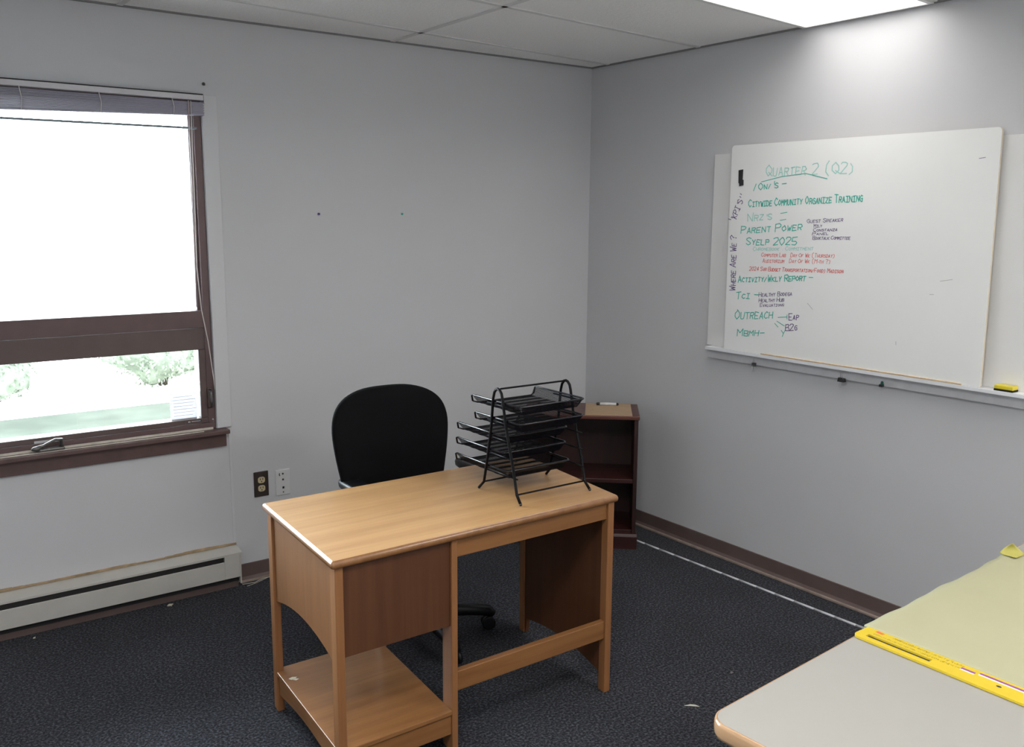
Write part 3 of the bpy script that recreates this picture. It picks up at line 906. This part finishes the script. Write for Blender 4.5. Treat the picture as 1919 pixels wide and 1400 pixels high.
tag(obj('cardboard_sheet', cp, 'cardboard', loc=(-0.281, -0.744, BH), rotz=a_), 'flat tan cardboard sheet lying on the dark bookcase top', 'cardboard')
mk = thing('marker_pen', 'white marker with black ends on the cardboard of the bookcase', 'marker', (-0.235, -0.455, BH + 0.004 + 0.0075), math.atan2(-0.66, 0.75))
obj('barrel', MB().tube([(-0.042, 0, 0), (0.046, 0, 0)], 0.0074, 14), 'white_pl', mk)
obj('cap', MB().tube([(-0.060, 0, 0), (-0.056, 0, 0), (-0.042, 0, 0)], [0.0052, 0.0072, 0.0076], 14), 'clip', mk)
obj('end_plug', MB().tube([(0.046, 0, 0), (0.054, 0, 0), (0.058, 0, 0)], [0.0075, 0.0070, 0.004], 14), 'clip', mk)

def rrect(x0, y0, x1, y1, r, n=8):
    out = []
    for cx_, cy_, a0 in ((x1 - r, y0 + r, -90), (x1 - r, y1 - r, 0), (x0 + r, y1 - r, 90), (x0 + r, y0 + r, 180)):
        for k in range(n + 1):
            a = math.radians(a0 + 90 * k / n)
            out.append((cx_ + r * math.cos(a), cy_ + r * math.sin(a)))
    return out



# ---------------------------------------------------------------- desk
DO = Vector((-2.4353, -1.7595, 0))
DL, DW_, DH = 1.09, 0.622, 0.7358
C4 = [Vector(p) for p in ((0, 0), (1.0884, 0.0085), (1.1504, 0.626), (0.0393, 0.6298))]


def D(x, y, z):
    s, t = x / DL, y / DW_
    p = C4[0] * (1 - s) * (1 - t) + C4[1] * s * (1 - t) + C4[2] * s * t + C4[3] * (1 - s) * t
    return (p.x, p.y, z)


dk = thing('desk', 'oak student desk with open left pedestal in the room middle', 'desk', DO)


def dbx(name, m, *boxes, bevel=0.002, parent=dk):
    q = MB()
    for b0 in boxes: q.box(*b0, fn=D)
    return obj(name, q, m, parent, bevel=bevel)


# top with rounded edges
tp = MB().box(0.007, 0.007, DH - 0.0235, DL - 0.007, DW_ - 0.007, DH, fn=D)
top_o = obj('desktop', tp, 'oak_top', dk)
q = MB(); rg = []
for ins, z in ((0.0072, DH - 0.0235), (0.0055, DH - 0.024), (0.0015, DH - 0.021), (0.0, DH - 0.015), (0.0, DH - 0.009), (0.0022, DH - 0.003), (0.0072, DH + 0.0002)):
    ring = []
    for x, y in rrect(ins, ins, DL - ins, DW_ - ins, 0.007, 4): ring.append(D(x, y, z))
    rg.append(ring)
obj('shaded_edge', q.loft(rg, caps=False), 'oak_edge_shaded', top_o)  # edge shade comes from the darker oak colour
dbx('leg', 'oak_z', (0.014, 0.012, 0, 0.040, 0.054, DH - 0.024), bevel=0.003)
dbx('leg', 'oak_z', (0.012, DW_ - 0.056, 0, 0.036, DW_ - 0.016, DH - 0.024), bevel=0.003)
dbx('leg', 'oak_z', (0.404, 0.012, 0, 0.426, 0.078, DH - 0.024), bevel=0.003)
dbx('leg', 'oak_z', (0.404, DW_ - 0.056, 0, 0.426, DW_ - 0.016, DH - 0.024), bevel=0.003)
# pedestal side panel, its foot cut in an arch
ar = [(0.050, DH - 0.024), (0.050, 0.405)]
for k in range(1, 14):
    u = k / 14
    ar.append((0.050 + u * (DW_ - 0.102), 0.405 + 0.042 * math.sin(math.pi * u) ** 0.8 - 0.006 * u))
ar += [(DW_ - 0.052, 0.400), (DW_ - 0.052, DH - 0.024)]
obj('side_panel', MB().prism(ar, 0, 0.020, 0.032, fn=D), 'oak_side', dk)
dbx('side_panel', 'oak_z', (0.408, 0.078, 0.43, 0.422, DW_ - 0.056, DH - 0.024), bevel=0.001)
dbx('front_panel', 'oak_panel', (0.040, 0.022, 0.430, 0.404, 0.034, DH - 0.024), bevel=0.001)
# two drawers open towards the chair side
for z0, z1 in ((0.578, 0.706), (0.432, 0.570)):
    dr = dbx('drawer', 'oak_x', (0.046, DW_ - 0.030, z0, 0.398, DW_ - 0.010, z1), (0.060, 0.10, z0 + 0.01, 0.385, DW_ - 0.030, z1 - 0.02), bevel=0.002)
    kb = MB().tube([D(0.222, DW_ - 0.010, (z0 + z1) / 2), D(0.222, DW_ + 0.012, (z0 + z1) / 2)], [0.006, 0.013], 14)
    obj('knob', kb, 'oak_z', dr)
# low shelf with rails
dbx('shelf', 'oak_x', (0.012, 0.012, 0.132, 0.404, DW_ - 0.03, 0.147), bevel=0.002)
lr = [(0.054, 0.132), (0.054, 0.062)]
for k in range(1, 12):
    u = k / 12
    lr.append((0.054 + u * (DW_ - 0.110), 0.062 + 0.022 * math.sin(math.pi * u)))
lr += [(DW_ - 0.056, 0.062), (DW_ - 0.056, 0.132)]
obj('rail', MB().prism(lr, 0, 0.018, 0.032, fn=D), 'oak_y', dk, bevel=0.001)
dbx('rail', 'oak_x', (0.040, 0.018, 0.064, 0.404, 0.034, 0.132), bevel=0.002)
dbx('rail', 'oak_x', (0.036, DW_ - 0.048, 0.064, 0.404, DW_ - 0.034, 0.132), bevel=0.002)
# knee hole
dbx('apron', 'oak_x', (0.426, 0.020, 0.650, 1.052, 0.036, DH - 0.024), bevel=0.002)
dbx('stretcher', 'oak_x', (0.426, 0.018, 0.205, 1.052, 0.042, 0.272), bevel=0.003)
dbx('pencil_drawer', 'oak_x', (0.436, DW_ - 0.034, 0.655, 1.046, DW_ - 0.016, DH - 0.026), bevel=0.002)
rp = [(0.012, 0), (0.050, 0), (0.056, 0.060)]
for k in range(0, 12):
    u = k / 11
    rp.append((0.062 + u * (DW_ - 0.130), 0.066 + 0.028 * math.sin(math.pi * u)))
rp += [(DW_ - 0.062, 0.060), (DW_ - 0.054, 0), (DW_ - 0.018, 0), (DW_ - 0.018, DH - 0.024), (0.012, DH - 0.024)]
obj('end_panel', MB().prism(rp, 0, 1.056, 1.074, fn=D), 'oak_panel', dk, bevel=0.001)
dbx('leg', 'oak_z', (1.050, 0.010, 0, 1.078, 0.048, DH - 0.024), bevel=0.003)
dbx('leg', 'oak_z', (1.050, DW_ - 0.050, 0, 1.078, DW_ - 0.014, DH - 0.024), bevel=0.003)
ch = MB().prism([(0.030, 0.500), (0.044, 0.505), (0.058, 0.497), (0.050, 0.490), (0.036, 0.488)], 2, 0.1471, 0.1480, fn=D)
ch.prism([(0.040, 0.486), (0.052, 0.488), (0.060, 0.480), (0.048, 0.476)], 2, 0.1471, 0.1484, fn=D)
ch.v = [(p[0] - 0.05, p[1] - 0.49, p[2] - 0.147) for p in ch.v]
tag(obj('paint_chip', ch, 'scrap', loc=DO + Vector((0.05, 0.49, 0.1471))), 'whitish flake on the desk lower shelf by the back leg', 'flake')

# ---------------------------------------------------------------- wire letter tray rack
RK = Vector((-1.548, -1.53, DH))
rk = thing('letter_tray_rack', 'black wire and mesh desk organizer with five trays on the desk', 'letter tray', RK)


def robj(name, mb, m, parent=rk, **k):
    mb.v = [(p[0] - RK.x, p[1] - RK.y, p[2] - RK.z) for p in mb.v]
    return obj(name, mb, m, parent, **k)


SIDE = [(-1.408, 0.7416), (-1.4345, 0.7680), (-1.458, 0.87), (-1.4785, 0.974), (-1.4890, 1.075), (-1.496, 1.098), (-1.507, 1.110), (-1.5170, 1.113),
        (-1.528, 1.110), (-1.538, 1.100), (-1.5440, 1.083), (-1.5650, 0.990), (-1.5885, 0.915), (-1.6090, 0.852), (-1.6300, 0.7680), (-1.6560, 0.7416)]
for x, dx in ((-1.700, -0.003), (-1.402, 0.003)):
    q = MB().tube([(x + (dx if i in (0, 15) else 0), y, z) for i, (y, z) in enumerate(SIDE)], 0.0050, 10)
    s_ = robj('side_frame', q, 'rack')
    for i in (0, 15): robj('foot_cap', MB().sphere((x + dx, SIDE[i][0], SIDE[i][1]), 0.0052), 'clip', s_)
for y, z in ((-1.517, 1.112), (-1.434, 0.768), (-1.630, 0.768)):
    robj('cross_bar', MB().tube([(-1.700, y, z), (-1.402, y, z)], 0.0032, 8), 'rack')
TX0, TX1 = -1.692, -1.410
TH = 0.030
for k, (zr, y0, y1) in enumerate(((1.066, -1.634, -1.345), (1.0075, -1.634, -1.365), (0.949, -1.545, -1.250), (0.891, -1.540, -1.243), (0.830, -1.560, -1.238))):
    tr_ = MB()
    # rim: along both long sides and the near end, dropping to the floor at the far open end
    rim = [(TX0 + 0.004, y1, zr - 0.024), (TX0, y1, zr - 0.004), (TX0, y1 - 0.010, zr), (TX0, y0 + 0.016, zr), (TX0 + 0.005, y0 + 0.005, zr), (TX0 + 0.016, y0, zr),
           (TX1 - 0.016, y0, zr), (TX1 - 0.005, y0 + 0.005, zr), (TX1, y0 + 0.016, zr), (TX1, y1 - 0.010, zr), (TX1, y1, zr - 0.004), (TX1 - 0.004, y1, zr - 0.024)]
    tr_.tube(rim, 0.0034, 8)
    zf = zr - TH
    tr_.tube([(TX0 + 0.004, y1, zr - 0.024), (TX0 + 0.022, y1 - 0.006, zf), (TX1 - 0.022, y1 - 0.006, zf), (TX1 - 0.004, y1, zr - 0.024)], 0.0028, 8)
    t_ = robj('tray', tr_, 'rail')
    fl = MB().box(TX0 + 0.022, y0 + 0.018, zf, TX1 - 0.022, y1 - 0.006, zf + 0.0008)
    robj('mesh_floor', fl, 'mesh_xy', t_)
    for xa, xb in ((TX0, TX0 + 0.022), (TX1, TX1 - 0.022)):
        sd = MB().add([(xa, y0 + 0.01, zr), (xa, y1, zr), (xb, y1 - 0.006, zf), (xb, y0 + 0.018, zf),
                       (xa + 0.0006, y0 + 0.01, zr), (xa + 0.0006, y1, zr), (xb + 0.0006, y1 - 0.006, zf), (xb + 0.0006, y0 + 0.018, zf)],
                      [(0, 1, 2, 3), (7, 6, 5, 4), (0, 4, 5, 1), (1, 5, 6, 2), (2, 6, 7, 3), (3, 7, 4, 0)])
        robj('mesh_side', sd, 'mesh_yz', t_)
    fd = MB().add([(TX0 + 0.008, y0, zr), (TX1 - 0.008, y0, zr), (TX1 - 0.022, y0 + 0.018, zf), (TX0 + 0.022, y0 + 0.018, zf),
                   (TX0 + 0.008, y0 + 0.0006, zr), (TX1 - 0.008, y0 + 0.0006, zr), (TX1 - 0.022, y0 + 0.0186, zf), (TX0 + 0.022, y0 + 0.0186, zf)],
                  [(0, 1, 2, 3), (7, 6, 5, 4), (0, 4, 5, 1), (1, 5, 6, 2), (2, 6, 7, 3), (3, 7, 4, 0)])
    robj('mesh_end', fd, 'mesh_xz', t_)
    rb = MB()
    for j in range(6):
        yy = y0 + 0.034 + j * (y1 - y0 - 0.05) / 5.4
        rb.box(TX0 + 0.022, yy, zf - 0.0008, TX1 - 0.022, yy + 0.020, zf - 0.0001)
    robj('floor_band', rb, 'rack', t_)
    for x, yl in ((-1.6965, 0), (-1.4055, 0)):
        robj('support_rail', MB().tube([(x, -1.628 + 0.10 * (zr - 0.83), zr - 0.010), (x, -1.452, zr - 0.010)], 0.0030, 8), 'rack')

# ---------------------------------------------------------------- office chair
CH = Vector((-1.696, -0.960, 0))
oc = thing('office_chair', 'black upholstered swivel chair standing behind the desk', 'chair', CH)


def cobj(name, mb, m, parent=oc, **k):
    return obj(name, mb, m, parent, **k)


prof = [(0.430, 0.120), (0.440, 0.165), (0.47, 0.192), (0.53, 0.207), (0.60, 0.222), (0.66, 0.235), (0.72, 0.247), (0.78, 0.257), (0.84, 0.263), (0.88, 0.262),
        (0.92, 0.252), (0.95, 0.234), (0.975, 0.206), (0.993, 0.170), (1.006, 0.125), (1.013, 0.075)]


def bpy_back(z): return 0.135 + 0.13 * max(0, z - 0.5) * 1.0 + 0.03 * max(0, 0.62 - z)


rings = []
for z, w in prof:
    yb = bpy_back(z); ring = []
    edge = min(1.0, (1.024 - z) / 0.05, (z - 0.415) / 0.04)
    th = 0.034 * math.sqrt(max(0.10, edge))
    for k in range(40):
        a = 2 * math.pi * k / 40
        cx_ = math.copysign(abs(math.cos(a)) ** 0.75, math.cos(a)); sy = math.copysign(abs(math.sin(a)) ** 0.75, math.sin(a))
        x = w * cx_
        ring.append((x - 0.036, yb + th * sy - 0.045 * (x / 0.26) ** 2, z))
    rings.append(ring)
bkr = cobj('backrest', MB().loft(rings), 'fabric', sub=1)
sh = [[((p[0] + 0.036) * 0.93 - 0.036, p[1] + 0.022 + (0.012 if p[1] > bpy_back(z) - 0.02 else 0), z) for p in r] for r, (z, w) in zip(rings, prof) if 0.46 < z < 0.95]
cobj('back_shell', MB().loft(sh), 'chair_pl', bkr)
cobj('back_upright', MB().tube([(-0.036, 0.225, 0.66), (-0.034, 0.235, 0.52), (-0.02, 0.19, 0.42), (0, 0.05, 0.395)], [0.02, 0.024, 0.024, 0.02], 12), 'chair_pl')
rings = []
for z, sc_ in ((0.425, 0.86), (0.430, 0.95), (0.45, 1.0), (0.475, 1.0), (0.492, 0.95), (0.500, 0.84)):
    ring = []
    for k in range(40):
        a = 2 * math.pi * k / 40
        cx_ = math.copysign(abs(math.cos(a)) ** 0.6, math.cos(a)); sy = math.copysign(abs(math.sin(a)) ** 0.6, math.sin(a))
        ring.append((0.245 * sc_ * cx_, -0.04 + 0.225 * sc_ * sy, z - (0.03 * max(0, -sy - 0.6) if z > 0.46 else 0)))
    rings.append(ring)
cobj('seat', MB().loft(rings), 'fabric', sub=1)
cobj('seat_mechanism', MB().box(-0.09, -0.13, 0.375, 0.09, 0.12, 0.428), 'chair_pl', bevel=0.012)
for s in (-1, 1):
    ax = s * 0.272 + 0.036
    ar_ = cobj('armrest', MB().tube([(s * 0.10, 0.02, 0.405), (ax - s * 0.02, 0.03, 0.405), (ax, 0.035, 0.44), (ax, 0.045, 0.56), (ax, 0.06, 0.642)],
                                     [0.014, 0.016, 0.020, 0.022, 0.022], 12, flat=1.4), 'chair_pl')
    r2 = []
    for z, sc_ in ((0.636, 0.85), (0.641, 0.97), (0.655, 1.0), (0.664, 0.96), (0.670, 0.82)):
        ring = []
        for k in range(28):
            a = 2 * math.pi * k / 28
            cx_ = math.copysign(abs(math.cos(a)) ** 0.7, math.cos(a)); sy = math.copysign(abs(math.sin(a)) ** 0.7, math.sin(a))
            ring.append((ax + 0.042 * sc_ * cx_, 0.055 + 0.125 * sc_ * sy, z))
        r2.append(ring)
    cobj('arm_pad', MB().loft(r2), 'chair_pl', ar_)
cobj('gas_column', MB().tube([(0, 0, 0.095), (0, 0, 0.20), (0, 0, 0.201), (0, 0, 0.385)], [0.030, 0.030, 0.018, 0.018], 18), 'chair_pl')
A0 = math.atan2(-1.060 + 0.960, -1.430 + 1.696)
for k in range(5):
    a = A0 - k * 2 * math.pi / 5
    u = Vector((math.cos(a), math.sin(a), 0))
    lgq = MB().tube([u * 0.0 + Vector((0, 0, 0.098)), u * 0.10 + Vector((0, 0, 0.100)), u * 0.20 + Vector((0, 0, 0.092)), u * 0.290 + Vector((0, 0, 0.078)), u * 0.312 + Vector((0, 0, 0.060))],
                    [0.032, 0.028, 0.025, 0.023, 0.016], 12)
    lgo = cobj('base_leg', lgq, 'chair_pl')
    cc_ = u * 0.290
    side = Vector((-u.y, u.x, 0))
    wq = MB()
    for s in (-1, 1):
        c0 = cc_ + side * (s * 0.013) + Vector((0, 0, 0.028)) - side * 0.009
        wq.tube([c0, c0 + side * 0.001, c0 + side * 0.017, c0 + side * 0.018], [0.023, 0.028, 0.028, 0.023], 18)
    wq.tube([cc_ + Vector((0, 0, 0.03)), cc_ + Vector((0, 0, 0.075))], 0.007, 8)
    cobj('caster', wq, 'chair_pl', lgo)

# ---------------------------------------------------------------- laminate table in the near right corner
TA = math.radians(4.2)
tb = thing('laminate_table', 'white laminate table with tan edge band in near right corner', 'table', (-2.193, -2.915, 0), TA)
TL, TW, TZ = 1.80, 0.76, 0.74


obj('table_top', MB().prism(rrect(0.004, -TW + 0.004, TL - 0.004, -0.004, 0.042), 2, TZ - 0.030, TZ), 'laminate', tb)
eb = []
out_, inn_ = rrect(0, -TW, TL, 0, 0.046), rrect(0.0035, -TW + 0.0035, TL - 0.0035, -0.0035, 0.042)
oo = rrect(-0.002, -TW - 0.002, TL + 0.002, 0.002, 0.048)
zs = [(inn_, TZ + 0.0004), (out_, TZ - 0.0015), (oo, TZ - 0.008), (oo, TZ - 0.026), (out_, TZ - 0.033), (inn_, TZ - 0.034)]
eb = [[(p[0], p[1], z) for p in r] for r, z in zs]
obj('edge_band', MB().loft(eb, caps=False, closed=True), 'tmold', tb)
for x, y in ((0.17, -0.07), (0.17, -TW + 0.07), (TL - 0.17, -0.07), (TL - 0.17, -TW + 0.07)):
    q = MB().tube([(x, y, 0.012), (x, y, TZ - 0.031)], 0.016, 14)
    l_ = obj('leg', q, 'steel', tb)
    obj('foot', MB().tube([(x, y, 0), (x, y, 0.012)], 0.019, 14), 'clip', l_)

# easel pad lying on the table: yellow card strip with a hand slot, pale sheets behind it
PA = math.radians(0.5)
PZ = TZ + 0.001
pd_ = thing('flip_chart_pad', 'large yellow flip chart pad lying on the white table', 'paper pad', (-1.656, -2.874, PZ), PA)
# local x: from the card strip to the far end of the sheets, local -y: along the strip
SW, PWD = 0.071, 0.66
hx0, hx1 = 0.017, 0.031
slot = (-0.024, -0.176)
strip = MB()
strip.prism(rrect(0, -PWD, hx0, 0, 0.0001, 1), 2, 0, 0.005)
card = MB()
# outline left of the slot, right of it and the two bridges, so that the slot is a real hole
ro = 0.016
left = [(0, -PWD), (hx0, -PWD), (hx0, 0)] + [(ro + ro * math.cos(math.radians(a)) , -ro + ro * math.sin(math.radians(a))) for a in range(95, 181, 12)] + [(0, -ro)]
card.prism(left, 2, 0, 0.005)
card.box(hx1, -PWD, 0, SW, 0, 0.005)
card.box(hx0, slot[0], 0, hx1, 0, 0.005)
card.box(hx0, -PWD, 0, hx1, slot[1], 0.005)
co = obj('card_strip', card, 'card_y', pd_)
obj('hand_slot', MB().box(hx0 + 0.0005, slot[1], 0.0002, hx1 - 0.0005, slot[0], 0.0008), 'dark', co)
pr = MB()
for x0, y0, y1 in ((0.042, -0.262, -0.232), (0.0495, -PWD, -0.268)):
    obj('purple_stripe', MB().box(x0, y0, 0.0051, x0 + 0.0065, y1, 0.0054), 'purple', co)
    obj('white_stripe', MB().box(x0 - 0.0055, y0, 0.0050, x0 - 0.0003, y1, 0.0053), 'scrap', co)
pr = MB().prism([(0.053, -0.026), (0.061, -0.028), (0.059, -0.046), (0.052, -0.043)], 2, 0.0051, 0.0054)
obj('logo', pr, 'red_print', co)
obj('punch_hole', MB().prism([(0.030 + 0.0035 * math.cos(a), -0.318 + 0.0055 * math.sin(a)) for a in [2 * math.pi * k / 16 for k in range(16)]], 2, 0.0051, 0.0053), 'dark', co)
tx = MB(); rt_ = random.Random(9)
for row, (xr, ys, ye) in enumerate(((0.0555, -0.068, -0.225), (0.0405, -0.030, -0.225))):
    y = ys
    while y > ye:
        wl = rt_.choice((3, 4, 6, 8))
        for _ in range(wl):
            pl_ = [(xr + rt_.uniform(-0.0035, 0.0035), y - rt_.uniform(0, 0.0030)) for _k in range(3)]
            ribbon(tx, pl_, 0.0009, lambda a, b_, o: (a, b_, 0.0050 + o))
            y -= 0.0038
        y -= 0.003
obj('small_print', tx, 'print', co)
# the sheets: a slightly rippled stack, far corner curled up
NX, NY = 60, 40
X0, X1, Y0, Y1 = SW - 0.006, 0.822, -PWD, 0.008


def sheet_z(x, y):
    u = (x - X0) / (X1 - X0); v = (y - Y0) / (Y1 - Y0)
    z = 0.0052 + 0.0018 * (1 + noise.noise(Vector((x * 5, y * 7, 0)))) * min(1, u * 5)
    d = max(0, (u - 0.90) / 0.10) * max(0, (v - 0.90) / 0.10)
    return z + 0.014 * d


def grid_sheet(dz, ex=0.0):
    P = []
    for i in range(NX + 1):
        for j in range(NY + 1):
            x = X0 + (X1 - X0) * i / NX; y = Y0 + (Y1 - Y0) * j / NY
            wv = 0.0022 * math.sin(x * 19) + 0.0015 * math.sin(x * 47) if j == NY else 0
            sk = -0.030 * (1 - j / NY) * (i / NX)
            u = i / NX; v = j / NY
            P.append((x + sk, y + wv + 0.030 * u * v, sheet_z(x, y) + dz))
    return P


top_, bot_ = grid_sheet(0.0), grid_sheet(-0.0046)
bot_ = [(p[0], p[1], max(0.0003, p[2])) for p in bot_]
ps = MB(); F = []
K = NY + 1; o2 = len(top_)
for i in range(NX):
    for j in range(NY):
        a = i * K + j
        F.append((a, a + K, a + K + 1, a + 1)); F.append((o2 + a, o2 + a + 1, o2 + a + K + 1, o2 + a + K))
bd = [i * K for i in range(NX + 1)] + [NX * K + j for j in range(1, K)] + [i * K + NY for i in range(NX - 1, -1, -1)] + [j for j in range(NY - 1, 0, -1)]
for a, b_ in zip(bd, bd[1:] + bd[:1]): F.append((a, o2 + a, o2 + b_, b_))
ps.add(top_ + bot_, F, True)
obj('paper_sheets', ps, 'paper_y', pd_)
# the curled corner leaf
cu = []
for i in range(9):
    for j in range(9):
        u, v = i / 8, j / 8
        x = X1 - 0.046 + 0.046 * u; y = 0.040 - 0.046 + 0.046 * v
        d = max(0, u + v - 0.9)
        cu.append((x - 0.020 * d * d, y - 0.020 * d * d, sheet_z(X1 - 0.002, Y1 - 0.002) - 0.010 + 0.030 * d + 0.0065 * (1 - 0.2 * (u + v))))
cq = MB(); FF = []
for i in range(8):
    for j in range(8):
        a = i * 9 + j; FF.append((a, a + 9, a + 10, a + 1))
cq.add(cu, FF, True)
co_ = obj('curled_corner', cq, 'paper_curl', pd_)
sd_ = co_.modifiers.new('thick', 'SOLIDIFY'); sd_.thickness = 0.0008

# ---------------------------------------------------------------- small litter on the carpet


def scrap(name, loc, pts_, h, m_, label, cat):
    q = MB(); n = len(pts_)
    q.add([(a, b_, 0.0003) for a, b_ in pts_] + [(a, b_, h * (0.6 + 0.4 * ((i * 7) % 3) / 2)) for i, (a, b_) in enumerate(pts_)],
          [tuple(range(n - 1, -1, -1)), tuple(range(n, 2 * n))] + [(i, (i + 1) % n, n + (i + 1) % n, n + i) for i in range(n)])
    tag(obj(name, q, m_, loc=loc), label, cat)


scrap('paper_scrap', (-2.438, -0.075, 0), [(-0.014, -0.004), (0, -0.010), (0.002, -0.018), (0.006, -0.006), (0.014, 0.002), (-0.004, 0.006)], 0.005, 'scrap',
      'small cream paper scrap on the carpet before the heater', 'scrap')
scrap('paper_crumb', (-2.975, -0.085, 0), [(-0.005, -0.004), (0.004, -0.003), (0.005, 0.005), (-0.003, 0.005)], 0.004, 'scrap',
      'tiny cream crumb on the carpet near the left picture edge', 'crumb')
scrap('wood_splinter', (-1.195, -1.985, 0), [(-0.020, 0.014), (-0.004, 0.002), (0.010, -0.012), (0.020, -0.020), (0.016, -0.006), (0.002, 0.006)], 0.003, 'scrap',
      'thin pale splinter on the carpet by the white table corner', 'splinter')
scrap('lint_speck', (-0.893, -1.909, 0), [(-0.006, -0.004), (0.004, -0.005), (0.006, 0.004), (-0.003, 0.005)], 0.003, mat('grey_lint', (0.16, 0.15, 0.15), 0.9),
      'small grey lint speck on the carpet right of the desk', 'lint')
wq = MB().tube([(-0.10, 0.02, 0.002), (-0.05, 0.0, 0.006), (0.0, 0.012, 0.012), (0.05, 0.010, 0.010), (0.11, 0.022, 0.004)], 0.0016, 6)
wq.tube([(-0.09, -0.014, 0.002), (-0.04, -0.012, 0.008), (0.02, 0.006, 0.014), (0.07, -0.006, 0.007), (0.10, -0.004, 0.002)], 0.0014, 6)
tag(obj('loose_wire', wq, 'cream', loc=(-2.00, -0.055, 0)), 'thin cream wire lying on the carpet beside the heater end', 'wire')
